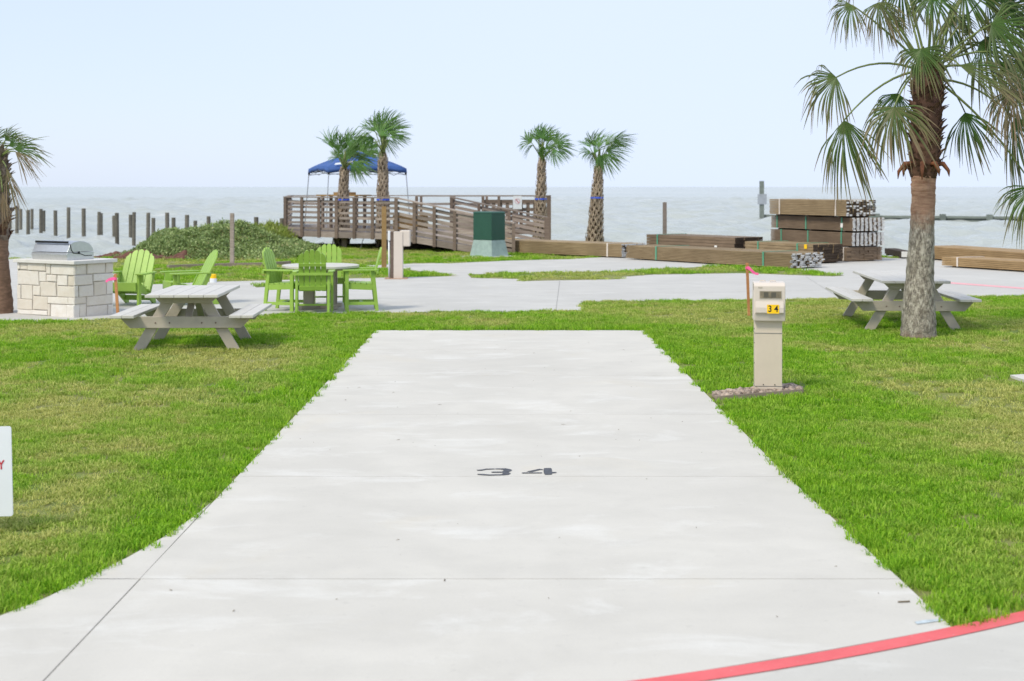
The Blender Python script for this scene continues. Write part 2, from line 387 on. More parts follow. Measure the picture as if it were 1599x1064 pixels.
# painted stencil number lying on the pad
Z3 = lambda pts: [tuple(G(720 + x * .11257, 710 + y * .11257, PZ + .003)) for x, y in pts]
num = MB()
for poly in ([(215, 212), (300, 205), (345, 195), (465, 193), (465, 203), (350, 208), (290, 222), (225, 222)],
             [(475, 193), (620, 190), (690, 205), (708, 215), (690, 228), (655, 243), (690, 262), (660, 278), (590, 285), (400, 290), (300, 285), (230, 278), (222, 268), (300, 268), (400, 276), (560, 272), (580, 262), (570, 250), (430, 250), (418, 243), (430, 236), (565, 236), (590, 225), (580, 210), (540, 203), (475, 203)],
             [(905, 235), (1085, 197), (1140, 205), (1135, 213), (1095, 212), (990, 240)],
             [(840, 252), (860, 247), (1120, 247), (1128, 253), (1115, 259), (845, 261)],
             [(1150, 188), (1245, 185), (1258, 200), (1262, 240), (1320, 241), (1325, 248), (1315, 256), (1262, 258), (1262, 272), (1245, 277), (1165, 280), (1150, 260), (1143, 225)]):
    q = Z3(poly); num.add(q, [tuple(range(len(q)))])
o = num.build('painted_number', M_paint, pad); tag(o, 'charcoal stencilled number 34')
ch = MB(); c_ = [G(1428, 971, PZ + .003), G(1445, 968, PZ + .003), G(1470, 966.5, PZ + .003), G(1474, 968.5, PZ + .003), G(1450, 972.5, PZ + .003), G(1432, 975, PZ + .003)]
ch.add(c_, [tuple(range(6))]); ch.build('chalk_mark', M_chalk, pad)

# --- road in the foreground with its red painted edge
road = struct(slab('road', edge + [(30, 11.8), (30, -30), (-30, -30), (-30, 3.9)], -.1, PZ - .002, M_road))
st = MB(); xs = np.linspace(-6, 7, 60)
nrm = []
for x in xs:
    d = (edge_y(x + .2) - edge_y(x - .2)) / .4; l = math.hypot(1, d); nrm.append((d / l, -1 / l))
def _sm(a): return np.convolve(np.pad(a, 3, 'edge'), np.ones(7) / 7, 'valid')
ey = _sm(np.array([edge_y(x) for x in xs]))
va = [(x, y - .004, PZ + .002) for x, y in zip(xs, ey)]; vb = [(x + n_[0] * .108, y - .004 + n_[1] * .108, PZ + .002) for x, y, n_ in zip(xs, ey, nrm)]
st.add(va + vb, [(i, i + 60, i + 61, i + 1) for i in range(59)])
st.build('red_edge_stripe', M_red, road)

# --- middle pavement, path and the far car park
pave_poly = [(-40, 20.3), g2(60, 503), g2(132, 501), g2(200, 498), g2(385, 497), g2(425, 492), g2(520, 490), g2(905, 487), g2(911, 483), g2(908, 472), g2(1140, 470), g2(1300, 467), g2(1599, 463), (40, 26.6),
             (40, 44), g2(1599, 399), g2(1440, 402), g2(1395, 404), g2(1200, 394), g2(1010, 398), g2(888, 405.6), g2(792, 408), g2(710, 411.8), g2(640, 412.7), g2(572, 415.5), g2(575, 418), g2(640, 421.7), g2(696, 429.6), g2(720, 432),
             g2(589, 435), g2(420, 439), g2(338, 441), g2(217, 446), g2(190, 444), g2(170, 412), g2(150, 405.5), g2(-200, 405.5), (-40, 40)]
pave = struct(slab('pavement', pave_poly, -.1, .012, M_pave))
for a, b in ((g2(868, 487), g2(874, 440)), (g2(1310, 466), g2(1258, 433)), (g2(420, 471), g2(1420, 452))):
    j = MB(); a = Vector((*a, .0145)); b = Vector((*b, .0145)); s_ = (b - a).normalized().cross(Vector((0, 0, 1))) * .004
    j.add([a - s_, a + s_, b + s_, b - s_], [(0, 1, 2, 3)]); j.build('joint', M_joint, pave)
s2 = MB(); p = [Vector((*g2(x, y), .0145)) for x, y in ((1400, 437.5), (1480, 441.5), (1540, 446), (1599, 450.5), (1700, 458))]
q = [Vector((*g2(x, y + 2.4), .0145)) for x, y in ((1400, 437.5), (1480, 441.5), (1540, 446), (1599, 450.5), (1700, 458))]
s2.add(p + q, [(i, i + 1, i + 6, i + 5) for i in range(4)]); s2.build('red_edge_stripe', M_red2, pave)
# grass islands in the pavement (raised turf beds)
isl = [[g2(x, y) for x, y in ((731, 430), (880, 427), (980, 425), (1060, 420), (1123, 417), (1180, 419), (1233, 422), (1275, 426), (1317, 431.6), (1300, 432.6), (1156, 427.6), (1020, 429.8), (972, 433.5), (968, 437), (890, 438.5), (817, 440), (811, 436.8), (736, 435))],
       [g2(x, y) for x, y in ((395, 446), (425, 444.5), (440, 446), (424, 449), (400, 450))]]
for pl in isl: struct(slab('turf_bed', pl, -.05, .022, M_soil))
npad = [G(1577, 590), G(1640, 586), G(1760, 640), G(1650, 615)]
struct(slab('stepping_slab', [(p.x, p.y) for p in npad], -.05, .03, M_pad))
# low concrete edging beside the thicket, pale retaining strip beyond it
b = MB(); pts = [G(262, 420), G(300, 418.3), G(360, 416.5), G(420, 415.5), G(452, 413)]
for a, c in zip(pts[:-1], pts[1:]): b.beam(a + Vector((0, 0, .03)), c + Vector((0, 0, .03)), .1, .12)
tag(b.build('landscape_kerb', M_edge), 'low grey garden kerb curving along the foot of the thicket', 'kerb')
b = MB(); b.beam((-11.6, 47.6, .1), (-7.9, 46.4, .16), .25, .34)
tag(b.build('retaining_wall', M_cap, bevel=.01), 'low pale concrete retaining wall behind the thicket', 'wall')

# ================================================================== GRASS (stuff)
def inside(px, py, poly):
    poly = np.array(poly); x0, y0 = poly[:, 0], poly[:, 1]; x1, y1 = np.roll(x0, -1), np.roll(y0, -1)
    r = np.zeros(len(px), bool)
    for a, b_, c, d in zip(x0, y0, x1, y1):
        cnd = ((b_ > py) != (d > py)); 
        with np.errstate(divide='ignore', invalid='ignore'):
            r ^= cnd & (px < (c - a) * (py - b_) / (d - b_ + 1e-12) + a)
    return r
def vnoise(x, y, s, seed):
    r = np.random.default_rng(seed); t = r.random((256, 256)); u = x / s + 1000; v = y / s + 1000
    i = np.floor(u).astype(int); j = np.floor(v).astype(int); fu = u - i; fv = v - j; fu = fu * fu * (3 - 2 * fu); fv = fv * fv * (3 - 2 * fv)
    g = lambda a, b_: t[a % 256, b_ % 256]
    return (g(i, j) * (1 - fu) + g(i + 1, j) * fu) * (1 - fv) + (g(i, j + 1) * (1 - fu) + g(i + 1, j + 1) * fu) * fv
def tuft(seed, nb, rad, hmin, hmax, wd):
    r = np.random.default_rng(seed); b = MB(); tone = []
    for k in range(nb):
        a = r.random() * 6.28; q = rad * math.sqrt(r.random()); bx, by = q * math.cos(a), q * math.sin(a)
        h = hmin + (hmax - hmin) * r.random(); az = r.random() * 6.28; lean = (.25 + .9 * r.random()) * h
        dx, dy = math.cos(az), math.sin(az); sx, sy = -dy * wd * (.6 + .5 * r.random()), dx * wd * (.6 + .5 * r.random())
        p = [(bx - sx, by - sy, -.004), (bx + sx, by + sy, -.004), (bx + dx * lean * .4 + sx * .9, by + dy * lean * .4 + sy * .9, h * .62), (bx + dx * lean * .4 - sx * .9, by + dy * lean * .4 - sy * .9, h * .62), (bx + dx * lean, by + dy * lean, h * (.8 + .25 * r.random()))]
        b.add(p, [(0, 1, 2, 3), (3, 2, 4)]); t = r.random(); tone += [t] * 5
    me = bpy.data.meshes.new('grass_tuft'); me.from_pydata(b.v, [], b.f); me.materials.append(M_grass)
    at = me.attributes.new('tone', 'FLOAT', 'POINT'); at.data.foreach_set('value', np.array(tone, np.float32)); me.update()
    return bpy.data.objects.new('grass_tuft', me)
tcol = bpy.data.collections.new('grass_tufts'); tcolB = bpy.data.collections.new('grass_tufts_far')
for i in range(10): tcol.objects.link(tuft(i, 66, .085, .016, .046, .0036))
for i in range(6): tcolB.objects.link(tuft(50 + i, 60, .16, .03, .075, .0065))
def scatter(name, P, rot, scl, dry, coll, label):
    me = bpy.data.meshes.new(name); me.vertices.add(len(P)); me.vertices.foreach_set('co', P.astype(np.float32).ravel())
    for k, t, d in (('rot', 'FLOAT_VECTOR', rot), ('scl', 'FLOAT_VECTOR', scl), ('dry', 'FLOAT', dry)):
        at = me.attributes.new(k, t, 'POINT'); at.data.foreach_set('vector' if t == 'FLOAT_VECTOR' else 'value', np.asarray(d, np.float32).ravel())
    me.materials.append(M_grass)
    o = bpy.data.objects.new(name, me); COL.objects.link(o)
    ng = bpy.data.node_groups.new(name, 'GeometryNodeTree')
    ng.interface.new_socket('Geometry', in_out='INPUT', socket_type='NodeSocketGeometry'); ng.interface.new_socket('Geometry', in_out='OUTPUT', socket_type='NodeSocketGeometry')
    gi = ng.nodes.new('NodeGroupInput'); go = ng.nodes.new('NodeGroupOutput')
    ci = ng.nodes.new('GeometryNodeCollectionInfo'); ci.inputs['Collection'].default_value = coll; ci.inputs['Separate Children'].default_value = True; ci.inputs['Reset Children'].default_value = True
    ip = ng.nodes.new('GeometryNodeInstanceOnPoints'); ip.inputs['Pick Instance'].default_value = True
    na = ng.nodes.new('GeometryNodeInputNamedAttribute'); na.data_type = 'FLOAT_VECTOR'; na.inputs[0].default_value = 'rot'
    nb = ng.nodes.new('GeometryNodeInputNamedAttribute'); nb.data_type = 'FLOAT_VECTOR'; nb.inputs[0].default_value = 'scl'
    L = ng.links.new
    L(gi.outputs[0], ip.inputs['Points']); L(ci.outputs[0], ip.inputs['Instance']); L(na.outputs[0], ip.inputs['Rotation']); L(nb.outputs[0], ip.inputs['Scale']); L(ip.outputs[0], go.inputs[0])
    md = o.modifiers.new('scatter', 'NODES'); md.node_group = ng
    return tag(o, label, 'grass', kind='stuff')
pad_outline = [(x, edge_y(x)) for x in np.linspace(-4.8, 8, 30)][::-1]
pad_poly = [(-1.93, 19.98), (1.87, 19.98)] + [(right_x(y), y) for y in (15, 9.96, 7.36, 6.55)] + [(x, edge_y(x) - .03) for x in np.linspace(2.03, -4.8, 24)] + flare[::-1]
road_poly = edge + [(30, 11.8), (30, -30), (-30, -30), (-30, 3.9)]
bed = [G(1113, 618), G(1237, 604.5), G(1253, 614.5), G(1119, 626)]
bed_poly = [(p.x, p.y) for p in bed]
def dist_poly(x, y, poly):
    d = np.full(len(x), 99.0); P = np.array(poly + poly[:1])
    for a, b_ in zip(P[:-1], P[1:]):
        ab = b_ - a; t = np.clip(((x - a[0]) * ab[0] + (y - a[1]) * ab[1]) / (ab @ ab + 1e-9), 0, 1)
        d = np.minimum(d, np.hypot(x - a[0] - t * ab[0], y - a[1] - t * ab[1]))
    return d
dry_spots = [(-4.2, 12.4, 1.5, .8, .75), (-5.2, 14.5, 1.6, .5, .5), (-3.6, 16.2, 1.4, .5, .6), (-3.0, 11.0, .9, .5, .45), (-4.8, 19.5, 1.2, .5, .5), (2.75, 19.3, .9, .35, .8), (3.3, 21.2, .9, .5, .5), (4.2, 17.6, .8, .6, .7), (4.4, 14.2, 1.2, .6, .65), (5.0, 12.6, 1.0, .8, .5), (4.3, 10.2, .6, .8, .4), (6.2, 19.0, 1.0, .4, .6), (-4.5, 10.2, 1.0, .6, .45), (-3.4, 8.9, .7, .4, .35), (5.9, 23.6, 1.6, .4, .6), (-6.4, 20.6, 1.2, .4, .5)]
lush_spots = [(-4.0, 18.4, .9, .5), (5.75, 21.1, .9, .8), (-7.6, 22.0, .6, .5), (3.3, 17.2, 1.1, .25)]
def dryness(x, y):
    d = .80 * np.clip((vnoise(x, y, 1.5, 3) * .6 + vnoise(x, y, .5, 4) * .4 - .40) * 3.0, 0, 1) + .45 * np.clip((vnoise(x, y, .16, 5) - .5) * 3, 0, 1)
    for a, b_, sx, sy, k in dry_spots: d = d + k * np.exp(-((x - a) / sx) ** 2 - ((y - b_) / sy) ** 2) * (.5 + vnoise(x, y, .35, 8))
    for a, b_, sx, sy in lush_spots: d = d - .9 * np.exp(-((x - a) / sx) ** 2 - ((y - b_) / sy) ** 2)
    dp = dist_poly(x, y, pad_poly); d = d * np.clip(.10 + (dp - .1) / np.where(x > 0, 1.9, .95) * .9, .10, 1) * np.where(x > 0, .85, 1.1)
    d = d + .03
    return np.clip(d, 0.0, 1)
def make_grass(n_area, ylo, yhi, dens, coll, name, label, xlim=None, margin=2.0, sc=1.0, keep=None):
    half = .3634 * margin
    area_n = int(dens * half * (yhi ** 2 - ylo ** 2))
    y = np.sqrt(RNG.random(area_n) * (yhi ** 2 - ylo ** 2) + ylo ** 2); x = (RNG.random(area_n) * 2 - 1) * half * y
    k = ~inside(x, y, pad_poly) & ~inside(x, y, road_poly) & ~inside(x, y, bed_poly)
    ip = inside(x, y, pave_poly)
    for pl in isl: ip &= ~inside(x, y, pl)
    k &= ~ip & inside(x, y, land_poly) & ~inside(x, y, [(p.x, p.y) for p in npad])
    k &= (dist_poly(x, y, pad_poly) > np.where(x < -1.96, -.01, .008) + np.where(x < -1.96, .015, .026) * RNG.random(len(x))) & (dist_poly(x, y, edge + edge[::-1]) > .03) & (dist_poly(x, y, bed_poly) > .13)
    if keep is not None: k &= keep(x, y)
    x, y = x[k], y[k]; d = dryness(x, y)
    k = RNG.random(len(x)) > np.clip(d - .55, 0, .4); x, y, d = x[k], y[k], d[k]
    dp = np.minimum(dist_poly(x, y, pad_poly), dist_poly(x, y, edge + edge[::-1]))
    z = np.zeros(len(x))
    for pl in isl: z[inside(x, y, pl)] = .022
    lush = (1.05 - .45 * d) * (1 + .35 * np.exp(-dp / .35)) * sc * (.8 + .4 * vnoise(x, y, .3, 21))
    scl = np.stack([np.full(len(x), sc) * (.85 + .3 * RNG.random(len(x)))] * 2 + [lush * (.8 + .4 * RNG.random(len(x)))], -1)
    rot = np.stack([RNG.normal(0, .10, len(x)), RNG.normal(0, .10, len(x)), RNG.random(len(x)) * 6.28], -1)
    scatter(name, np.stack([x, y, z], -1), rot, scl, np.clip(d + RNG.normal(0, .10, len(x)), 0, 1), coll, label)
make_grass(0, 5.0, 13, 190, tcol, 'lawn_grass', 'mown green lawn grass with straw patches beside the pad')
make_grass(0, 13, 27, 85, tcol, 'lawn_grass', 'thin mown lawn grass around the picnic tables', sc=1.25)
make_grass(0, 27, 50, 16, tcolB, 'lawn_grass', 'far strips of turf between the pavement and the shore', sc=1.0, margin=1.2)

# scattered litter on the pad
db = MB()
for k in range(60):
    y = 6.2 + 13.5 * RNG.random() ** 1.3; x = -1.85 + 3.7 * RNG.random(); a = RNG.random() * 6.28; l = .004 + .02 * RNG.random() ** 3; wd = .0012 + .002 * RNG.random()
    if y < edge_y(x) + .15: continue
    c, s_ = math.cos(a), math.sin(a); z = PZ + .003
    db.add([(x - c * l - s_ * wd, y - s_ * l + c * wd, z), (x - c * l + s_ * wd, y - s_ * l - c * wd, z), (x + c * l + s_ * wd, y + s_ * l - c * wd, z + .002), (x + c * l - s_ * wd, y + s_ * l + c * wd, z + .004), (x, y, z + .004)], [(0, 1, 4), (1, 2, 4), (2, 3, 4), (3, 0, 4)])
p = G(1412, 941, PZ + .003); db.beam(p + Vector((-.03, 0, .003)), p + Vector((.03, .01, .003)), .006, .006)
tag(db.build('leaf_litter', M_debris), 'specks of dry grass and leaf litter on the concrete pad', 'litter', kind='stuff')

# ================================================================== PALMS
def frond(name, hub, D, N, rad, spread, nseg, mat, parent, dry=0.0, droop=.35, split=.5, start=None, arch=.25, pr=.014, wind=Vector((0, 0, 0)), loc=Vector((0, 0, 0)), seed=0, tipdry=.55):
    r = np.random.default_rng(seed); hub = Vector(hub) - loc; D = Vector(D).normalized(); N = Vector(N); N = (N - D * N.dot(D)).normalized()
    b = MB(); dr = []; tn = []; da = spread / nseg
    ts = [0, .22, split * .8, split, split + (1 - split) * .35, split + (1 - split) * .7, 1.0]
    for i in range(nseg):
        a = -spread / 2 + da * (i + .5); q = Quaternion(N, a); d = q @ D; side = N.cross(d)
        L = rad * (1 - .20 * abs(a / (spread / 2)) ** 2) * (.86 + .2 * r.random()); fold = 1
        sp = split * (.85 + .3 * r.random()); tone = .15 + .8 * r.random(); dd = dry * (.2 + 1.6 * r.random())
        bend = droop * (.6 + .8 * r.random()); brk = droop * (1.6 if r.random() < .55 else .5) * (.4 + r.random()); jit = Vector((r.normal(), r.normal(), r.normal())) * .07
        vs = []
        for t in ts:
            tt = t; wdt = math.tan(da / 2) * 1.06 * L * tt if tt <= sp else math.tan(da / 2) * L * sp * max(0, 1 - (tt - sp) / (1.0 - sp)) ** .6
            wdt = max(wdt, .0015); e = max(0, tt - .3)
            cut = max(0, tt - sp)
            p = hub + d * L * (tt - .5 * brk * cut) + Vector((0, 0, -1)) * brk * L * cut * .75 + Vector((0, 0, -1)) * bend * L * e * e * 1.9 + jit * L * e * 2 + wind * L * e * e
            fo = N * (wdt * .45 * (1 if tt <= sp else .6))
            vs += [p - side * wdt - fo * .5, p + fo * .5, p + side * wdt - fo * .5]
            v = min(1, max(0, dd + tipdry * max(0, tt - .5) / .5 * (.25 + 1.2 * r.random())))
            dr += [v] * 3; tn += [tone, min(1, tone + .2), tone]
        fs = []
        for k in range(len(ts) - 1):
            o_ = k * 3; fs += [(o_, o_ + 1, o_ + 4, o_ + 3), (o_ + 1, o_ + 2, o_ + 5, o_ + 4)]
        b.add(vs, fs)
    f = b.build(name, mat, parent, smooth=False, attrs={'dry': dr, 'tone': tn})
    if start is not None:
        s = Vector(start) - loc; c = (s + hub) / 2 + Vector((0, 0, arch)); pb = MB()
        P = [s * (1 - t) ** 2 + c * 2 * t * (1 - t) + hub * t * t for t in np.linspace(0, 1, 9)]
        pb.tube(P, list(np.linspace(pr * 1.5, pr * .8, 9)), 6); pb.build('petiole', M_pet, f, smooth=True)
    return f

def trunk(name, pts, rad, mat, parent, loc, n=28, rough=.012, sub=6, seed=1):
    r = np.random.default_rng(seed); P = []; Rr = []
    for (a, ra), (c, rc) in zip(zip(pts[:-1], rad[:-1]), zip(pts[1:], rad[1:])):
        for k in range(sub): t = k / sub; P.append(Vector(a).lerp(Vector(c), t) - loc); Rr.append(ra + (rc - ra) * t)
    P.append(Vector(pts[-1]) - loc); Rr.append(rad[-1])
    b = MB(); b.tube(P, [x * (1 + r.normal() * .012) for x in Rr], n)
    b.v = [tuple(Vector(v) + Vector((r.normal(), r.normal(), 0)) * rough * .4) for v in b.v]
    return b.build(name, mat, parent, smooth=True)
def leaf_bases(pts, rad, n, ln, wd, mat, parent, loc, seed, out=.5, curl=.4):
    r = np.random.default_rng(seed); b = MB()
    for k in range(n):
        t = (k + r.random()) / n; i = min(int(t * (len(pts) - 1)), len(pts) - 2); u = t * (len(pts) - 1) - i
        c = Vector(pts[i]).lerp(Vector(pts[i + 1]), u) - loc; ra = rad[i] + (rad[i + 1] - rad[i]) * u
        a = k * 2.39996 + r.normal() * .25; d = Vector((math.cos(a), math.sin(a), 0)); s = Vector((-d.y, d.x, 0)); L = ln * (.6 + .8 * r.random()); w2 = wd * (.6 + .7 * r.random())
        o_ = out * (.5 + r.random()); tw = s * r.normal() * .25 * L
        p0 = c + d * ra * .92; p1 = p0 + d * L * o_ * .5 + Vector((0, 0, L * .5)) + tw * .5; p2 = p1 + d * L * o_ * curl * 1.6 + Vector((0, 0, L * (.35 - .5 * curl * r.random()))) + tw
        th = d * .012
        b.hexa([p0 - s * w2 - th, p0 + s * w2 - th, p0 + s * w2 + th, p0 - s * w2 + th, p1 - s * w2 * .7 - th, p1 + s * w2 * .7 - th, p1 + s * w2 * .7 + th, p1 - s * w2 * .7 + th])
        b.hexa([p1 - s * w2 * .7 - th, p1 + s * w2 * .7 - th, p1 + s * w2 * .7 + th, p1 - s * w2 * .7 + th, p2 - s * w2 * .25 - th * .4, p2 + s * w2 * .25 - th * .4, p2 + s * w2 * .25 + th * .4, p2 - s * w2 * .25 + th * .4])
    o = b.build('leaf_bases', mat, parent); o['kind'] = 'stuff'; return o

# big palm at right
YB = 19.1; loc = A(1434, 528, YB); loc.z = 0
bp = thing('palm_tree', 'tall fan palm with grey and reddish trunk in front of the right picnic table', 'palm tree', loc)
tp = [A(x, y, YB) for x, y in ((1434, 532), (1434, 515), (1435, 470), (1437, 420), (1440, 360), (1442, 305), (1442, 275))]
trunk('trunk', tp, [.250, .232, .213, .182, .160, .157, .165], M_bark, bp, loc, sub=9)
up = [A(x, y, YB) for x, y in ((1442, 278), (1444, 245), (1447, 200), (1448, 160), (1448, 128), (1450, 95))]
ur = [.165, .19, .19, .19, .20, .12]
trunk('upper_trunk', up, ur, M_boot, bp, loc, sub=5)
leaf_bases(up, ur, 190, .13, .045, M_boot, bp, loc, 5, out=.55)
sk = MB()
for a in (-2.9, -1.9, -1.2, -.15, .9, 2.2):     # loose reddish skirt under the leaf bases
    d = Vector((math.cos(a), math.sin(a), 0)); p0 = A(1442, 262, YB) - loc + d * .18; l = .12 + .14 * RNG.random()
    sk.tube([p0 + Vector((0, 0, .05)), p0 + d * l * .45 + Vector((0, 0, .05)), p0 + d * l * .85 + Vector((0, 0, -l * .25)), p0 + d * l * .9 + Vector((0, 0, -l * .7))], [.04, .034, .024, .004], 6)
sk.build('curled_leaf_base', simple('rust_leaf_base', (.20, .075, .035), .8, var=.5, scale=12), bp, smooth=True)['kind'] = 'stuff'
C0 = A(1448, 112, YB)
BP = [ # hub px, py, dY, fan angle (deg, 0 right 90 up), radius px, spread, dry, droop, toward-camera tilt
 (1306, 121, -.1, 215, 78, 165, .25, .45, .2), (1318, 188, -.3, 280, 112, 105, .22, .35, .1), (1396, 168, -.75, 268, 84, 195, .45, .45, .35),
 (1402, 146, .35, 255, 76, 140, 0, .35, .1), (1438, 77, -.6, 276, 66, 205, .12, .45, .5), (1330, 8, -.1, 225, 66, 170, .3, .5, .3), (1372, 4, -.25, 285, 74, 165, .42, .5, .3),
 (1384, 28, .2, 318, 62, 110, 0, .3, 0), (1345, 30, .1, 250, 62, 80, .45, .45, .1), (1455, -8, -.45, 272, 62, 215, 0, .35, .5), (1408, -22, .5, 265, 66, 190, .05, .4, .1), (1505, -14, .15, 310, 84, 170, .05, .35, .2),
 (1548, 38, -.15, 338, 112, 165, .12, .45, .3), (1566, 12, .4, 15, 108, 160, 0, .3, .1), (1498, 102, -.55, 344, 122, 62, .38, .3, .1), (1507, 176, .15, 286, 84, 120, 0, .3, .1),
 (1584, 138, -.4, 262, 92, 130, .72, .5, .3), (1583, 184, .1, 300, 112, 100, .08, .35, .1), (1614, 292, -.1, 232, 86, 120, 0, .35, .1), (1560, 100, .5, 330, 105, 120, .1, .35, .1),
 (1530, 66, .35, 322, 112, 150, .05, .4, .1), (1592, 92, -.2, 300, 100, 150, .35, .45, .2), (1540, -8, .3, 350, 112, 170, 0, .35, .1), (1482, 28, .55, 300, 72, 150, .05, .4, .1), (1352, 16, .3, 262, 70, 140, .05, .4, .1), (1432, 20, .6, 270, 60, 170, .0, .4, .1),
 (1400, -75, -.2, 110, 110, 200, 0, .3, .1), (1432, -100, .3, 95, 115, 200, 0, .3, .1), (1466, -115, -.1, 85, 115, 210, 0, .3, .2), (1490, -95, .2, 70, 115, 200, 0, .3, .1), (1545, -80, -.3, 40, 115, 190, .05, .3, .2), (1600, 40, .8, 340, 110, 150, .1, .4, .1), (1350, -50, .5, 150, 105, 170, .1, .4, .1)]
BP = [(a, b_, c, d, e, f_, g_ * .7 if g_ < .6 else g_, h_, i_) for a, b_, c, d, e, f_, g_, h_, i_ in BP]
BP = [(a, b_, c, d, e * (.70 if a < 1400 and b_ < 40 else .86), f_, g_, h_, i_) for a, b_, c, d, e, f_, g_, h_, i_ in BP if not (a in (1352, 1432, 1345))]
for i, (px, py, dy, an, rp, spd, dry, drp, tilt) in enumerate(BP):
    hub = A(px, py, YB + dy); D = Vector((math.cos(R(an)), -.35 * tilt, math.sin(R(an)))); N = Vector((.15 * math.cos(i * 2.1), -1, .35 + .2 * math.sin(i * 1.7)))
    st_ = C0 + Vector(((hub.x - C0.x) * .06, dy * .12, RNG.normal() * .08 - .05 * (py > 100)))
    ar = .30 if py > 60 else .10
    if i == 18: ar = .75
    frond('frond', hub, D, N, rp * YB / F, R(spd), int(26 + spd / 8), M_frond, bp, dry, drp, .66, st_, ar, .0125, Vector((.22, 0, 0)), loc, 100 + i, .8)

# palm at the left edge
YL = 22.8; locl = A(-4, 490, YL); locl.z = 0
lp = thing('palm_tree', 'fan palm with dead hanging fronds at the left edge beside the stone grill island', 'palm tree', locl)
tp = [A(x, y, YL) for x, y in ((-4, 494), (-4, 475), (-5, 440), (-6, 405), (-5, 372))]
trunk('trunk', tp, [.25, .24, .215, .19, .185], M_bark2, lp, locl, sub=7)
up = [A(x, y, YL) for x, y in ((-5, 375), (-4, 340), (-3, 300), (-3, 262), (-2, 240))]; ur = [.185, .18, .165, .16, .10]
trunk('upper_trunk', up, ur, M_boot2, lp, locl, sub=5); leaf_bases(up[1:], ur[1:], 110, .15, .05, M_boot2, lp, locl, 9, out=.5)
leaf_bases(up[:2], ur[:2], 26, .22, .07, M_boot, lp, locl, 19, out=.6, curl=.6)
C1 = A(-2, 250, YL)
for i, (px, py, dy, an, rp, spd, dry, drp, tilt) in enumerate([(22, 233, -.2, 8, 52, 85, .05, .25, .2), (8, 220, .1, 45, 38, 110, .02, .25, .1), (24, 237, -.3, 318, 46, 60, 1, .3, .1), (10, 262, -.35, 287, 66, 34, 1, .2, .1), (-8, 220, -.1, 95, 36, 150, .05, .3, .1), (-35, 225, .2, 150, 60, 150, .1, .35, .2), (-45, 250, -.2, 200, 60, 130, .3, .4, .1), (-20, 262, .3, 240, 60, 100, .7, .4, .1), (14, 228, .5, 25, 42, 100, 0, .3, .1), (-10, 238, .6, 100, 40, 160, 0, .3, .1), (4, 300, -.3, 275, 48, 30, 1, .2, .1)]):
    hub = A(px, py, YL + dy); D = Vector((math.cos(R(an)), -.3 * tilt, math.sin(R(an)))); N = Vector((.1, -1, .4))
    frond('frond', hub, D, N, rp * YL / F, R(spd), int(18 + spd / 9), M_frond, lp, dry, drp, .62, C1 + Vector((0, dy * .1, 0)), .10, .012, Vector((.2, 0, 0)), locl, 300 + i, .7)

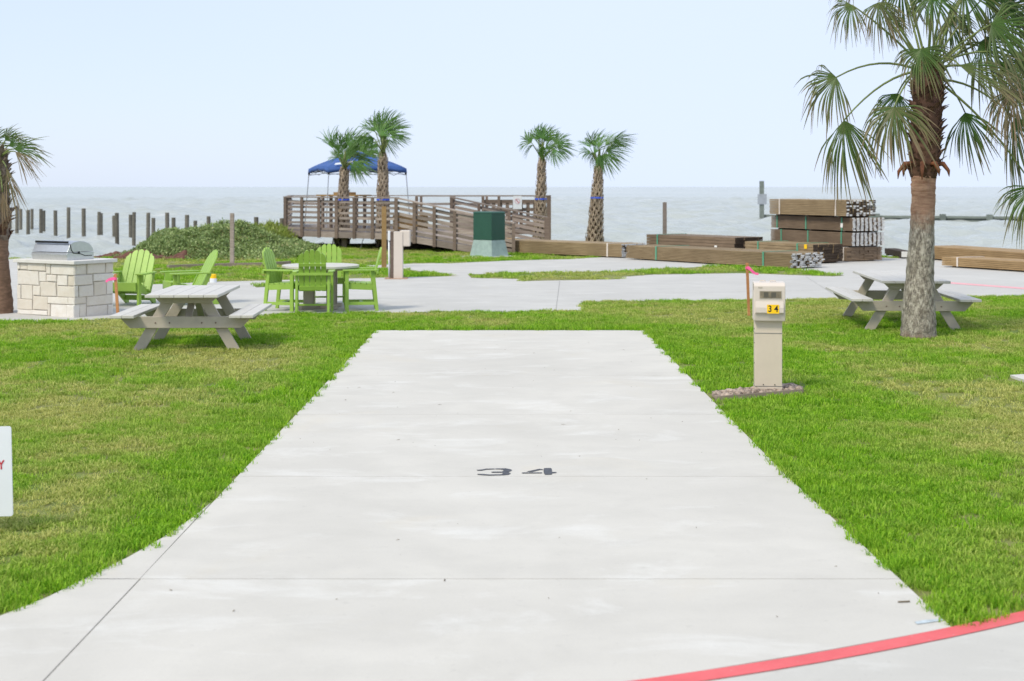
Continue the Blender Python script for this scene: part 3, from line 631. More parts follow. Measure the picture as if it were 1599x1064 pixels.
# four newly planted cabbage palms
def sabal(px, base_y, Y, top, wb, wt, crown, strap_y, label, seed):
    r = np.random.default_rng(seed); k = Y / F; loc = A(px, 385, Y); loc.z = 0
    t = thing('palm_tree', label, 'palm tree', loc, group=None)
    zt = H - (top[1] - HOR) * k; xt = (top[0] - CX) * k - loc.x; rb, rt = wb * k / 2 * .80, wt * k / 2 * .62
    Pf = lambda u: Vector((xt * u, 0, zt * u)); prof = lambda u: rb + (rt - rb) * u ** .9 if u > .08 else rb * (1 + (.08 - u) * 1.2)
    us = np.linspace(-.02, 1, 14); b = MB(); b.tube([Pf(u) for u in us], [prof(max(u, 0)) * .9 for u in us], 16); b.build('trunk', M_sabt, t, smooth=True)
    b = MB(); rows = int(zt / .135)
    for i in range(rows):                      # criss-crossing split leaf boots
        u = (i + .2) / rows * .93; n = 8
        for j in range(n):
            for sg in (-1, 1):
                a0 = (j + .5 * (i % 2)) * 2 * math.pi / n + r.normal() * .04; a1 = a0 + sg * math.pi / n * 1.15
                du = .30 / zt * (.85 + .3 * r.random()); ra, rb_ = prof(u) * .93, prof(min(1, u + du)) * 1.02 + (.02 + .05 * r.random()) * (r.random() < .5)
                p0 = Pf(u) + Vector((math.cos(a0), math.sin(a0), 0)) * ra; p1 = Pf(u + du) + Vector((math.cos(a1), math.sin(a1), 0)) * rb_
                pm = (p0 + p1) / 2; pm += Vector((pm.x - Pf(u + du / 2).x, pm.y, 0)).normalized() * .035
                wv = .026 * (.7 + .5 * r.random())
                b.beam(p0, pm, wv * 1.5, .016, 0, (pm - Pf(u)).normalized()); b.beam(pm, p1, wv, .012, 0, (pm - Pf(u)).normalized())
    o = b.build('leaf_boots', M_sabb, t); o['kind'] = 'stuff'
    if strap_y:
        u = (H - (strap_y - HOR) * k) / zt; b = MB(); c = Pf(u); rr = prof(u) + .055
        for q in range(20):
            a, a2 = q * math.pi / 10, (q + 1) * math.pi / 10
            b.beam(c + Vector((math.cos(a) * rr, math.sin(a) * rr, 0)), c + Vector((math.cos(a2) * rr, math.sin(a2) * rr, 0)), .012, .055)
        b.build('strap', M_blues, t)
    C = Pf(1.0) + loc
    crown = list(crown) + [(hx * .45 + r.normal() * 3, hy * .55 + r.normal() * 3, an + r.normal() * 18, rp * .95, spd * .7, -dy * .7) for q, (hx, hy, an, rp, spd, dy) in enumerate(crown) if 20 < an % 360 < 170 and q % 2]
    b = MB(); b.tube([Pf(.93), Pf(1.0) + Vector((0, 0, .15)), Pf(1.0) + Vector((.03, 0, .55))], [rt * 1.0, rt * .85, .03], 10); b.build('crownshaft', M_pet, t, smooth=True)
    for i, (hx, hy, an, rp, spd, dy) in enumerate(crown):
        hub = A(top[0] + hx, top[1] + hy, Y + dy); D = Vector((math.cos(R(an)), r.normal() * .35, math.sin(R(an)))); N = Vector((r.normal() * .35, -1 if r.random() < .7 else -.4, r.normal() * .45))
        frond('frond', hub, D, N, rp * k, R(spd), 24, M_frond2, t, .02 + .06 * r.random(), .12, .58, C + Vector((0, dy * .1, -.05)), .04, .016, Vector((.34, 0, -.1)), loc, seed * 40 + i, .18)
    return t
c1 = [(-18, -30, 110, 44, 70, 0), (-10, -26, 100, 46, 80, -.3), (0, -28, 85, 46, 90, .3), (8, -30, 75, 44, 90, -.2), (16, -26, 55, 40, 110, .2), (24, -26, 30, 36, 120, -.3), (22, -16, 350, 34, 130, .3), (14, -10, 310, 34, 110, -.4), (-8, -16, 150, 28, 90, .4), (4, -18, 60, 40, 80, .7), (-2, -14, 120, 34, 60, -.7), (8, -8, 300, 24, 80, -.6)]
c2 = [(-12, -32, 125, 38, 90, 0), (-6, -34, 100, 42, 90, .4), (2, -34, 85, 44, 90, -.3), (8, -32, 60, 40, 100, .2), (10, -28, 30, 32, 110, -.4), (-14, -22, 200, 30, 120, .3), (-4, -26, 60, 34, 130, -.7), (12, -24, 0, 28, 110, .5), (-10, -14, 240, 24, 100, -.5), (4, -20, 310, 26, 100, .3)]
c3 = [(-16, -24, 140, 28, 140, -.2), (-14, -20, 215, 26, 100, .3), (0, -30, 80, 30, 150, -.4), (4, -26, 60, 32, 120, .4), (-6, -28, 110, 30, 110, .2), (22, -22, 55, 28, 150, -.3), (24, -18, 350, 28, 120, .3), (18, -14, 290, 26, 100, -.5), (2, -18, 280, 22, 120, -.6), (-2, -16, 100, 30, 70, .7)]
c4 = [(-14, -28, 130, 30, 130, -.2), (-8, -30, 100, 34, 100, .3), (0, -28, 80, 34, 100, -.4), (10, -30, 50, 36, 90, .2), (22, -36, 15, 34, 110, -.3), (12, -24, 350, 34, 110, .4), (8, -18, 300, 32, 110, -.5), (-6, -20, 240, 26, 110, .2), (2, -16, 275, 28, 130, -.6), (-12, -20, 170, 26, 100, .5)]
sabal(533, 385, 48.0, (538, 262), 30, 15, c1, 312, 'cabbage palm left of its pair, in front of the slatted deck rail', 1)
sabal(598, 388, 47.0, (598, 238), 26, 16, c2, 312, 'cabbage palm behind the square timber post, rising past the blue canopy', 2)
sabal(843, 383, 49.0, (846, 247), 26, 13, c3, 311, 'cabbage palm beside the no entry sign at the ramp end', 3)
sabal(928, 382, 49.0, (935, 258), 32, 14, c4, 309, 'cabbage palm standing alone before open water, right of the ramp', 4)
b = MB(); b.tube([A(577, 340, 47.2), A(563, 388, 46.3)], .012, 6)
tag(b.build('guy_wire', M_metal), 'thin guy wire slanting from the paired palm to the grass', 'wire')

# ================================================================== PICNIC TABLES
def picnic_table(label, loc, rz, L, W, OV, ht, spacing, legx):
    t = thing('picnic_table', label, 'picnic table', loc, rz, 'picnic tables on the lawn')
    n = 5; pw = W / n
    for i in range(n):
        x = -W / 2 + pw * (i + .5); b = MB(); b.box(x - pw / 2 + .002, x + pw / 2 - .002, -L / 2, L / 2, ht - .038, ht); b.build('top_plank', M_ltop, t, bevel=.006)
    bw = .30; xs_ = OV / 2 - bw / 2
    for s in (-1, 1):
        for k in (-1, 1):
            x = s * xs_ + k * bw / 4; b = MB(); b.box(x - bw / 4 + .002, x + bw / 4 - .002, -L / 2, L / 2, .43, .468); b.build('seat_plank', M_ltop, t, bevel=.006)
    for s in (-1, 1):
        y = s * spacing / 2; yo = y + s * .045
        b = MB(); e = OV / 2 - .05
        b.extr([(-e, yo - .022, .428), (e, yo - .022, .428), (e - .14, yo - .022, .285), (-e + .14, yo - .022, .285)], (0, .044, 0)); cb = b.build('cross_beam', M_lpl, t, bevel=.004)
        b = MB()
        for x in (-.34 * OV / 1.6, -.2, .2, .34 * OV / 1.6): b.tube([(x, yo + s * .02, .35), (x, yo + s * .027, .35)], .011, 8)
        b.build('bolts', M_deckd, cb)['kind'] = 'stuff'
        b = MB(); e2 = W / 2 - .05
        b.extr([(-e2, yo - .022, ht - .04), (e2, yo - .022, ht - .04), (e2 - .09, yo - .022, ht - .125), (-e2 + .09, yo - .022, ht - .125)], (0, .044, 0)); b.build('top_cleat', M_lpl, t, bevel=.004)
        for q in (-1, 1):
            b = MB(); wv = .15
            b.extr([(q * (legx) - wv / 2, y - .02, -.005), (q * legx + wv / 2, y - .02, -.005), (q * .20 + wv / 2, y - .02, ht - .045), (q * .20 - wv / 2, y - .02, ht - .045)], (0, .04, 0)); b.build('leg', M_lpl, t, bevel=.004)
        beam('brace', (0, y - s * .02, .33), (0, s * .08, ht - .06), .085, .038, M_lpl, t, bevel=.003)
    b = MB(); b.box(-.045, .045, -.1, .1, ht - .085, ht - .04); b.build('centre_cleat', M_lpl, t)
    return t
picnic_table('taupe slatted picnic table on the lawn beside the stone grill island', (-4.10, 18.20, 0), R(2), 1.72, .90, 1.76, .72, 1.05, .60)
picnic_table('longer taupe picnic table half hidden by the big palm trunk', (5.78, 21.05, 0), R(-4), 2.45, .95, 1.80, .725, 1.95, .62)

# ================================================================== ADIRONDACK CHAIRS
def slat_outline(x0, x1, z0, ztop0, ztop1):   # rounded top slat in the plane of the back
    m = (x0 + x1) / 2; hi = max(ztop0, ztop1)
    return [(x0, z0), (x1, z0), (x1, ztop1 - .02), (m + (x1 - m) * .5, (ztop1 + hi) / 2 + .003), (m, hi + .012 if abs(m) < .03 else (ztop0 + ztop1) / 2 + .014), (m - (m - x0) * .5, (ztop0 + hi) / 2 + .003), (x0, ztop0 - .02)]
def place_back(t, M, nsl, wtot, hgt, rnd_h, z0):
    pw = wtot / nsl
    for i in range(nsl):
        x0 = -wtot / 2 + i * pw + .006; x1 = x0 + pw - .012
        f = lambda x: hgt - rnd_h * (abs(x) / (wtot / 2)) ** 2.2
        o = slat_outline(x0, x1, z0, f(x0), f(x1)); b = MB()
        b.extr([M @ Vector((x, -.011, z)) for x, z in o], M.to_3x3() @ Vector((0, .022, 0))); b.build('back_slat', M_lime, t, bevel=.003)
def adirondack(label, loc, rz):     # faces local -Y
    t = thing('adirondack_chair', label, 'chair', loc, rz, 'low lime lounge chairs')
    for s in (-1, 1):
        b = MB(); b.box(s * .29 - .02, s * .29 + .02, -.36, -.25, 0, .535); b.build('front_leg', M_lime, t, bevel=.004)
        b = MB(); x = s * .25
        b.extr([(x - .018, -.38, .25), (x - .018, -.38, .38), (x - .018, -.28, .385), (x - .018, .16, .245), (x - .018, .46, .06), (x - .018, .46, 0), (x - .018, .36, 0), (x - .018, .06, .17)], (.036, 0, 0)); b.build('side_rail', M_lime, t, bevel=.004)
        b = MB(); b.extr([(s * .27, -.42, .537), (s * .40, -.42, .537), (s * .41, -.25, .537), (s * .37, .26, .537), (s * .29, .30, .537), (s * .27, .1, .537)], (0, 0, .025)); b.build('armrest', M_lime, t, bevel=.005)
        beam('arm_bracket', (s * .335, -.30, .40), (s * .335, -.30, .535), .06, .03, M_lime, t)
        beam('back_leg', (s * .29, .12, .22), (s * .30, .27, .535), .035, .07, M_lime, t)
    for i in range(5):
        y = -.36 + i * .095; z = .395 - .30 * max(0, (y + .30)) * .95
        b = MB(); b.box(-.27, .27, y - .043, y + .043, z - .011, z + .011); b.build('seat_slat', M_lime, t, bevel=.003)
    b = MB(); b.box(-.268, .268, -.402, -.382, .26, .40); b.build('front_apron', M_lime, t, bevel=.004)
    beam('rear_stretcher', (-.23, .30, .10), (.23, .30, .10), .03, .09, M_lime, t)
    M = Matrix.Translation((0, .10, .20)) @ Matrix.Rotation(R(-27), 4, 'X')
    place_back(t, M, 5, .56, .82, .20, 0)
    b = MB(); b.box(-.31, .31, .262, .298, .498, .536); b.build('back_rail', M_lime, t, bevel=.003)
    beam('lower_back_rail', (-.23, .14, .215), (.23, .14, .215), .03, .08, M_lime, t)
    return t
p = G(204, 477); adirondack('low lime lounge chair beside the stone island, facing the lawn', (p.x, p.y, .012), R(-9))
p = G(296, 476); adirondack('low lime lounge chair seen from its side behind the left picnic table', (p.x, p.y, .012), R(-62))

def dining_chair(label, loc, rz):   # faces local -Y
    t = thing('dining_chair', label, 'chair', loc, rz, 'upright lime chairs around the round table')
    for s in (-1, 1):
        b = MB(); b.box(s * .285 - .022, s * .285 + .022, -.25, -.19, 0, .655); b.build('front_leg', M_lime, t, bevel=.004)
        b = MB(); b.extr([(s * .255 - .02, .17, .655), (s * .255 - .02, .235, .655), (s * .255 - .02, .30, 0), (s * .255 - .02, .245, 0)], (.04, 0, 0)); b.build('rear_leg', M_lime, t, bevel=.004)
        b = MB(); b.extr([(s * .235, -.29, .657), (s * .335, -.29, .657), (s * .345, -.12, .657), (s * .32, .28, .657), (s * .25, .30, .657), (s * .235, .1, .657)], (0, 0, .025)); b.build('armrest', M_lime, t, bevel=.005)
        beam('side_apron', (s * .255, -.21, .405), (s * .255, .2, .385), .03, .085, M_lime, t, .003)
        beam('side_stretcher', (s * .262, -.22, .125), (s * .255, .255, .125), .028, .05, M_lime, t, .003)
    beam('cross_stretcher', (-.25, .02, .125), (.25, .02, .125), .05, .028, M_lime, t, .003)
    beam('front_apron', (-.262, -.23, .405), (.262, -.23, .405), .026, .085, M_lime, t, .003)
    for i in range(5):
        y = -.22 + i * .092; b = MB(); b.box(-.268, .268, y - .041, y + .041, .45 - i * .005, .472 - i * .005); b.build('seat_slat', M_lime, t, bevel=.003)
    M = Matrix.Translation((0, .185, .36)) @ Matrix.Rotation(R(-14), 4, 'X')
    place_back(t, M, 5, .45, .69, .13, 0)
    b = MB(); b.box(-.33, .33, .255, .292, .615, .656); b.build('back_rail', M_lime, t, bevel=.003)
    b = MB(); b.extr([M @ Vector((x, .014, z)) for x, z in ((-.215, .42), (.215, .42), (.215, .47), (-.215, .47))], M.to_3x3() @ Vector((0, .022, 0))); b.build('upper_back_rail', M_lime, t)
    b = MB(); b.extr([M @ Vector((x, .014, z)) for x, z in ((-.215, .02), (.215, .02), (.215, .09), (-.215, .09))], M.to_3x3() @ Vector((0, .022, 0))); b.build('lower_back_rail', M_lime, t)
    return t
TC = G(500.5, 482.5)
rt = thing('round_table', 'round taupe dining table ringed by four lime chairs', 'table', (TC.x, TC.y, .012))
b = MB(); b.tube([(0, 0, .685), (0, 0, .69), (0, 0, .722), (0, 0, .728)], [.635, .645, .645, .635], 56); b.build('table_top', M_ltop, rt)
b = MB(); b.tube([(0, 0, .64), (0, 0, .684)], .40, 40); b.build('apron', M_lpl, rt)
for s in (-1, 1):
    for q in (-1, 1):
        b = MB(); b.box(s * .19 - .075, s * .19 + .075, q * .13 - .02, q * .13 + .02, .06, .64); b.build('leg', M_lpl, rt, bevel=.004)
for a in (45, 135):
    d = Vector((math.cos(R(a)), math.sin(R(a)), 0)) * .42; beam('foot', -d + Vector((0, 0, .035 + .0 * a)), d + Vector((0, 0, .035)), .09, .07 if a == 45 else .064, M_lpl, rt, .004)
p = G(490, 489); dining_chair('upright lime chair with its back to the camera, near side of the round table', (p.x, p.y - .02, .012), R(180 + 4))
p = G(447, 485.2); dining_chair('upright lime chair on the left side of the round table', (p.x, p.y, .012), R(90 - 14))
p = G(562, 485); dining_chair('upright lime chair on the right side of the round table', (p.x, p.y, .012), R(-90 + 8))
p = G(512, 477); dining_chair('upright lime chair behind the round table, facing the lawn', (p.x, p.y + .1, .012), R(6))

# ================================================================== STONE GRILL ISLAND
ax = Vector((.86, -.51, 0)); ay = Vector((.51, .86, 0))     # long side, short side
CN = G(116, 497.5)
IL, IW, IH = 1.30, .80, .84
isd = thing('grill_island', 'pale cut stone grill island beside the left palm', 'grill island', CN, math.atan2(ax.y, ax.x))
# local frame: corner at origin, long face along -x at y=0 (faces -y), short face along +y at x=0 (faces +x)
b = MB(); b.box(-IL + .02, -.02, .02, IW - .02, 0, IH); b.build('core', M_mortar, isd)
b = MB(); b.box(-IL - .05, .05, -.05, IW + .05, IH, IH + .055); b.build('countertop', M_cap, isd, bevel=.006)
long_r = [(75, 105, 365, 435), (110, 197, 368, 440), (203, 412, 368, 452), (418, 468, 375, 485), (478, 750, 385, 495), (75, 328, 455, 605), (335, 412, 465, 570), (425, 540, 500, 568), (548, 670, 503, 612), (680, 750, 510, 615), (75, 115, 612, 765), (120, 255, 615, 765), (262, 348, 620, 722), (352, 535, 578, 727), (550, 750, 622, 738), (75, 255, 770, 880), (265, 435, 735, 880), (440, 675, 740, 815), (680, 750, 745, 820), (75, 435, 886, 935), (440, 468, 820, 945), (478, 655, 822, 960), (660, 750, 828, 970)]
short_r = [(750, 765, 388, 495), (770, 870, 390, 490), (880, 1065, 378, 488), (1072, 1150, 370, 485), (750, 935, 505, 612), (945, 1150, 492, 570), (750, 790, 620, 740), (800, 945, 622, 740), (955, 1075, 577, 730), (1085, 1150, 575, 725), (750, 870, 745, 818), (880, 1150, 735, 840), (750, 805, 825, 972), (810, 870, 825, 975), (878, 1090, 850, 965), (1095, 1150, 845, 955)]
def stone(u0, u1, z0, z1, face):
    r = RNG; dpt = .018 + .012 * r.random(); j = lambda: r.normal() * .003
    c = .008; b = MB()
    def P(u, z, d):
        if face == 'long': return (-IL + u * IL, -d + .02, z)
        if face == 'short': return (.0 - .02 + d, u * IW, z)
        if face == 'back': return (-u * IL, IW + d - .02, z)
        return (-IL - d + .02, IW - u * IW, z)
    ln = IL if face in ('long', 'back') else IW
    cu = c / ln
    lo = [P(u0, z0, 0), P(u1, z0, 0), P(u1, z1, 0), P(u0, z1, 0)]
    md = [P(u0 + j(), z0 + j(), dpt - .008), P(u1 + j(), z0 + j(), dpt - .008), P(u1 + j(), z1 + j(), dpt - .008), P(u0 + j(), z1 + j(), dpt - .008)]
    hi = [P(u0 + cu, z0 + c, dpt + j()), P(u1 - cu, z0 + c, dpt + j()), P(u1 - cu, z1 - c, dpt + j()), P(u0 + cu, z1 - c, dpt + j())]
    fs = [(8, 9, 10, 11)] + [(i, (i + 1) % 4, (i + 1) % 4 + 4, i + 4) for i in range(4)] + [(i + 4, (i + 1) % 4 + 4, (i + 1) % 4 + 8, i + 8) for i in range(4)]
    b.add(lo + md + hi, fs); b.build('stone', M_stone, isd)
for (x0, x1, y0, y1) in long_r:
    u0, u1 = (x0 - 75) / 675, (x1 - 75) / 675; f = lambda x, y: 1 - (y - (362 + (x - 75) / 675 * 18)) / (575 + (x - 75) / 675 * 15); m = (x0 + x1) / 2
    stone(max(u0, 0), min(u1, 1), max(.004, f(m, y1) * IH), min(IH - .004, f(m, y0) * IH), 'long')
for (x0, x1, y0, y1) in short_r:
    u0, u1 = (x0 - 750) / 400, (x1 - 750) / 400; m = (x0 + x1) / 2; f = lambda x, y: 1 - (y - (382 - (x - 750) / 400 * 14)) / (592 - (x - 750) / 400 * 5)
    stone(max(u0, 0), min(u1, 1), max(.004, f(m, y1) * IH), min(IH - .004, f(m, y0) * IH), 'short')
for face, n in (('back', 6), ('left', 4)):
    z = .004
    for hgt in (.16, .13, .20, .12, .13, .09):
        u = 0.0
        while u < .97:
            du = min(1 - u, (.12 + .2 * RNG.random())); du = 1 - u if 1 - u - du < .08 else du
            stone(u + .004, u + du - .004, z, z + hgt - .008, face); u += du
        z += hgt
# built-in stainless grill sitting in the counter (its own thing)
gl = thing('built_in_grill', 'stainless steel built-in grill with closed hood on the stone island', 'grill', CN + Vector((0, 0, IH + .055)), math.atan2(ax.y, ax.x))
gl.scale = (1, 1, 1.32)
gx0, gx1 = -1.02, -.22
b = MB(); b.extr([(gx0, .06, 0), (gx0, .035, .07), (gx0, .06, .09), (gx0, .60, .09), (gx0, .60, 0)], (gx1 - gx0, 0, 0)); b.build('firebox', M_steel, gl, bevel=.003)
b = MB(); b.extr([(gx0, .055, .095), (gx0, .12, .19), (gx0, .19, .215)] + [(gx0, .30 + .29 * math.sin(R(a)), .10 + .125 * math.cos(R(a))) for a in range(0, 91, 10)] + [(gx0, .59, .095)], (gx1 - gx0, 0, 0)); b.build('hood', M_steel, gl, bevel=.003)
b = MB(); b.box(gx0 + .03, gx1 - .03, .088, .112, .198, .225); b.build('handle', M_black, gl, bevel=.004)
b = MB(); P_ = [(.115, .19), (.14, .12), (.18, .082), (.26, .075), (.33, .07), (.42, .045), (.56, .045)]
for a, c in zip(P_[:-1], P_[1:]): b.beam((gx1 + .003, a[0], a[1]), (gx1 + .003, c[0], c[1]), .006, .009)
b.tube([(gx1, .29, .085), (gx1 + .012, .29, .085)], .017, 10); b.build('lid_seam', M_black, gl)

# ================================================================== UTILITY PEDESTALS
PB = G(1200, 615.5)
text_curves = {}
def text_mesh(s):
    cu = bpy.data.curves.new('t', 'FONT'); cu.body = s; cu.align_x = 'CENTER'; cu.align_y = 'CENTER'; cu.space_character = 1.0; cu.offset = .018
    to = bpy.data.objects.new('t', cu); COL.objects.link(to); dg = bpy.context.evaluated_depsgraph_get()
    me = bpy.data.meshes.new_from_object(to.evaluated_get(dg)); bpy.data.objects.remove(to); return me
pe = thing('utility_pedestal', 'beige power pedestal with a yellow number 34 sticker beside the pad', 'utility pedestal', (PB.x, PB.y, 0), R(-7))
b = MB(); b.box(-.137, .137, 0, .22, -.01, .07); b.build('base_skirt', M_beige, pe, bevel=.004)
b = MB(); b.box(-.134, .134, .003, .217, .07, .76); b.build('column', M_beige, pe, bevel=.005)
b = MB(); b.box(-.138, .138, -.002, .219, .60, .604); b.box(-.1375, .1375, -.002, .2205, .075, .079); b.build('seam', M_joint, pe)
b = MB()
for x in (-.05, .062): b.tube([(x, .006, .092), (x, -.002, .092)], .006, 8)
for z in (.3, .5, .64): b.tube([(-.134, .05, z), (-.139, .05, z)], .006, 8)
b.tube([(.134, .06, .33), (.141, .06, .33)], .01, 8); b.build('screws', M_ink, pe)['kind'] = 'stuff'
hd = MB(); hd.extr([(-.146, -.055, .725), (-.146, -.075, .80), (-.146, -.075, 1.075), (-.146, -.03, 1.105), (-.146, .21, 1.105), (-.146, .235, 1.07), (-.146, .235, .72)], (.306, 0, 0))
hood = hd.build('head', M_beige2, pe, bevel=.008)
b = MB(); b.box(-.146, .16, -.086, -.0765, .735, .93)
flap = MB(); flap.extr([(-.132, -.0765, .795), (-.132, -.098, .812), (-.132, -.098, .862), (-.132, -.0765, .925)], (.276, 0, 0)); flap.build('cover_flap', M_beige2, pe, bevel=.004)
b = MB(); b.box(-.092, .124, -.0795, -.0762, .948, 1.026); b.build('window_frame', M_lpl, pe)
b = MB(); b.box(-.086, .118, -.0812, -.0798, .955, 1.020); b.build('window_pane', M_glass, pe)
b = MB()
for x0, x1 in ((-.05, -.005), (.022, .07)): b.box(x0, x1, -.0822, -.0814, .962, 1.012)
b.build('breaker', simple('dim_breaker', (.10, .09, .07), .5), pe)
b = MB(); b.box(-.020, .098, -.1010, -.0985, .805, .892); stk = b.build('sticker', M_yel, pe)
me = text_mesh('3 4'); me.materials.append(M_ink); to = bpy.data.objects.new('sticker_number', me); COL.objects.link(to); to.parent = stk
to.location = (.039, -.1022, .849); to.rotation_euler = (R(90), 0, 0); to.scale = (.078, .088, 1); to['label'] = 'black numerals 34'
b = MB()
for k in range(3): b.tube([(-.098 + k * .014, -.0755, 1.058), (-.098 + k * .014, -.0775, 1.058)], .008, 10)
b.build('maker_badge', M_lpl, pe)
b = MB(); b.box(-.1475, -.145, -.05, -.02, 1.03, 1.09); b.build('side_latch', M_ink, pe)
b = MB()
for x in (-.06, .04): b.tube([(x - .02, .05, 1.104), (x - .02, .05, 1.118), (x + .03, .05, 1.118), (x + .03, .05, 1.104)], .006, 6)
b.build('lifting_lug', M_beige2, pe)
# river rock bed at its foot
bc = sum(bed, Vector()) / 4
rb = thing('rock_bed', 'narrow timber edged bed of river rocks around the pedestal foot', 'rock bed', (bc.x, bc.y, 0))
for a, c in zip(bed, bed[1:] + bed[:1]): beam('edging_board', a - bc + Vector((0, 0, .005)), c - bc + Vector((0, 0, .005)), .018, .075, M_edge, rb)
b = MB(); b.add([p - bc + Vector((0, 0, .012)) for p in bed], [(0, 1, 2, 3)]); b.build('bed_soil', M_mulch, rb)
b = MB()
for k in range(170):
    u, v = RNG.random(), RNG.random(); p = bed[0].lerp(bed[1], u).lerp(bed[3].lerp(bed[2], u), .08 + .84 * v) - bc; rad = .02 + .024 * RNG.random()
    bm = bmesh.new(); bmesh.ops.create_icosphere(bm, subdivisions=1, radius=1); q = Matrix.Rotation(RNG.random() * 6, 3, 'Z')
    vs = [q @ Vector((v_.co.x * rad * 1.3, v_.co.y * rad, v_.co.z * rad * .7)) * (1 + RNG.normal() * .06) + p + Vector((0, 0, .018 + .03 * RNG.random())) for v_ in bm.verts]
    b.add(vs, [tuple(v_.index for v_ in f_.verts) for f_ in bm.faces]); bm.free()
b.build('river_rocks', M_rock, rb, smooth=True)['kind'] = 'stuff'
# survey stakes with flagging ribbon
def stake(label, base, top, Y, rib):
    p = A(*base, Y); p.z = 0; q = A(*top, Y) - p
    t = thing('survey_stake', label, 'stake', p); beam('stake_shaft', (q.x * -.06, 0, -.03), q, .042, .03, M_stake, t, .002, up=(0, 1, 0))
    b = MB(); k = Y / F; pts = [Vector((q.x + x * k, -.022 - .01 * i, q.z - y * k)) for i, (x, y) in enumerate(rib)]
    for i, (a, c) in enumerate(zip(pts[:-1], pts[1:])): b.beam(a, c, .004, .05 - .008 * i, 0, (0, .3, 1))
    b.build('ribbon', M_pink, t)
    b = MB(); b.box(q.x - .024, q.x + .024, -.019, .019, q.z - .10, q.z - .06); b.build('ribbon_knot', M_pink, t)
stake('orange wooden stake with pink ribbon behind the front power pedestal', (1169.5, 492), (1166.5, 411), 22.4, [(0, 6), (5, 10), (11, 16), (17, 17)])
stake('orange wooden stake with pink ribbon beside the stone island', (184.5, 496), (180, 428), 21.9, [(0, 7), (-6, 8), (-10, 9), (-13, 12)])

# pedestal seen from behind, farther off
p = G(620, 436.5); Yp = p.y; k = Yp / F
p2 = thing('utility_pedestal', 'cream power pedestal seen from behind near the square timber post', 'utility pedestal', (p.x, p.y, .012), R(0))
def bx(name, x0, x1, ya, yb, d0, d1, mat, par, bev=.004):
    b = MB(); b.box((x0 - 620) * k, (x1 - 620) * k, d0, d1, (436.5 - yb) * k, (436.5 - ya) * k); return b.build(name, mat, par, bevel=bev)
bx('column', 614.6, 628.6, 363, 436.5, 0, .22, M_beige2, p2); bx('head', 624.5, 640, 361, 386, .02, .26, M_beige2, p2, .02)
bx('shaded_side', 609.5, 614.4, 363, 436.5, .01, .2, M_deckd, p2); bx('conduit_box', 605.5, 609.3, 362, 377, .03, .13, M_whitep, p2)  # column's left side in shade, put in as a dark wood-coloured strip
b = MB(); b.tube([((607.5 - 620) * k, .08, 0), ((607 - 620) * k, .08, (436.5 - 376) * k)], .022, 8); b.build('conduit', M_whitep, p2, smooth=True)
bx('base_plate', 601, 636, 435.6, 437, -.12, .34, M_rust, p2)

# square timber posts
def post(label, px, ytop, ybase, wpx, mat, Y=None):
    p = G(px, ybase) if Y is None else A(px, ybase, Y); Yq = p.y; kk = Yq / F; p.z = 0; h_ = H - (ytop - HOR) * kk; hw = wpx * kk / 2
    b = MB(); b.hexa([(-hw, -hw, -.1), (hw, -hw, -.1), (hw, hw, -.1), (-hw, hw, -.1), (-hw * .97, -hw, h_), (hw * .97, -hw, h_), (hw * .97, hw, h_ - .012), (-hw * .97, hw, h_ - .012)])
    o = b.build('timber_post', mat, bevel=.004); o.location = p; return tag(o, label, 'post')
post('square golden timber post beside the rear power pedestal', 599.8, 322.5, 419, 7.2, M_post)
post('weathered square post standing in front of the thicket', 362.5, 333, 416, 6, M_deck)
post('slim brown post rising behind the low lumber bundle', 1038, 316, 390, 6, M_deck, 44.5)
p = G(333, 442); mk = thing('utility_marker', 'small marker with yellow cap and white base behind the left table', 'marker', (p.x, p.y, .012))
b = MB(); b.tube([(0, 0, 0), (0, 0, .085)], [.075, .072], 14); b.build('base', M_whitep, mk); b = MB(); b.tube([(0, 0, .085), (0, 0, .165), (0, 0, .175)], [.066, .064, .05], 14); b.build('cap', M_yel, mk)

# yard sign at the left edge
p = G(20.5, 822, .06); Ys = 8.32; rx = A(20.8, 808, Ys)
ys = thing('yard_sign', 'white yard sign with red lettering cut off by the left edge', 'sign', (rx.x - .3, Ys, 0), 0)
def rrect(w_, z0, z1, r_):
    pts = []
    for cx_, cz, a0 in ((w_ / 2 - r_, z1 - r_, 0), (-w_ / 2 + r_, z1 - r_, 90), (-w_ / 2 + r_, z0 + r_, 180), (w_ / 2 - r_, z0 + r_, 270)):
        pts += [(cx_ + r_ * math.cos(R(a0 + q)), 0, cz + r_ * math.sin(R(a0 + q))) for q in (0, 30, 60, 90)]
    return pts
zb = rx.z; b = MB(); b.extr(rrect(.60, zb, zb + .53, .014), (0, .008, 0)); bd = b.build('sign_board', M_sign, ys); bd.rotation_euler = (0, R(-1.3), 0)
b = MB()
for x in (-.12, .12): b.tube([(x, .004, -.12), (x, .004, zb + .02)], .004, 6)
b.build('wire_stake', M_metal, ys)
me = text_mesh('Y'); me.materials.append(M_redi); to = bpy.data.objects.new('sign_letter', me); COL.objects.link(to); to.parent = bd; to['label'] = 'red letter Y'
to.location = (.238, -.0025, zb + .302); to.rotation_euler = (R(90), 0, 0); to.scale = (.062, .075, 1)

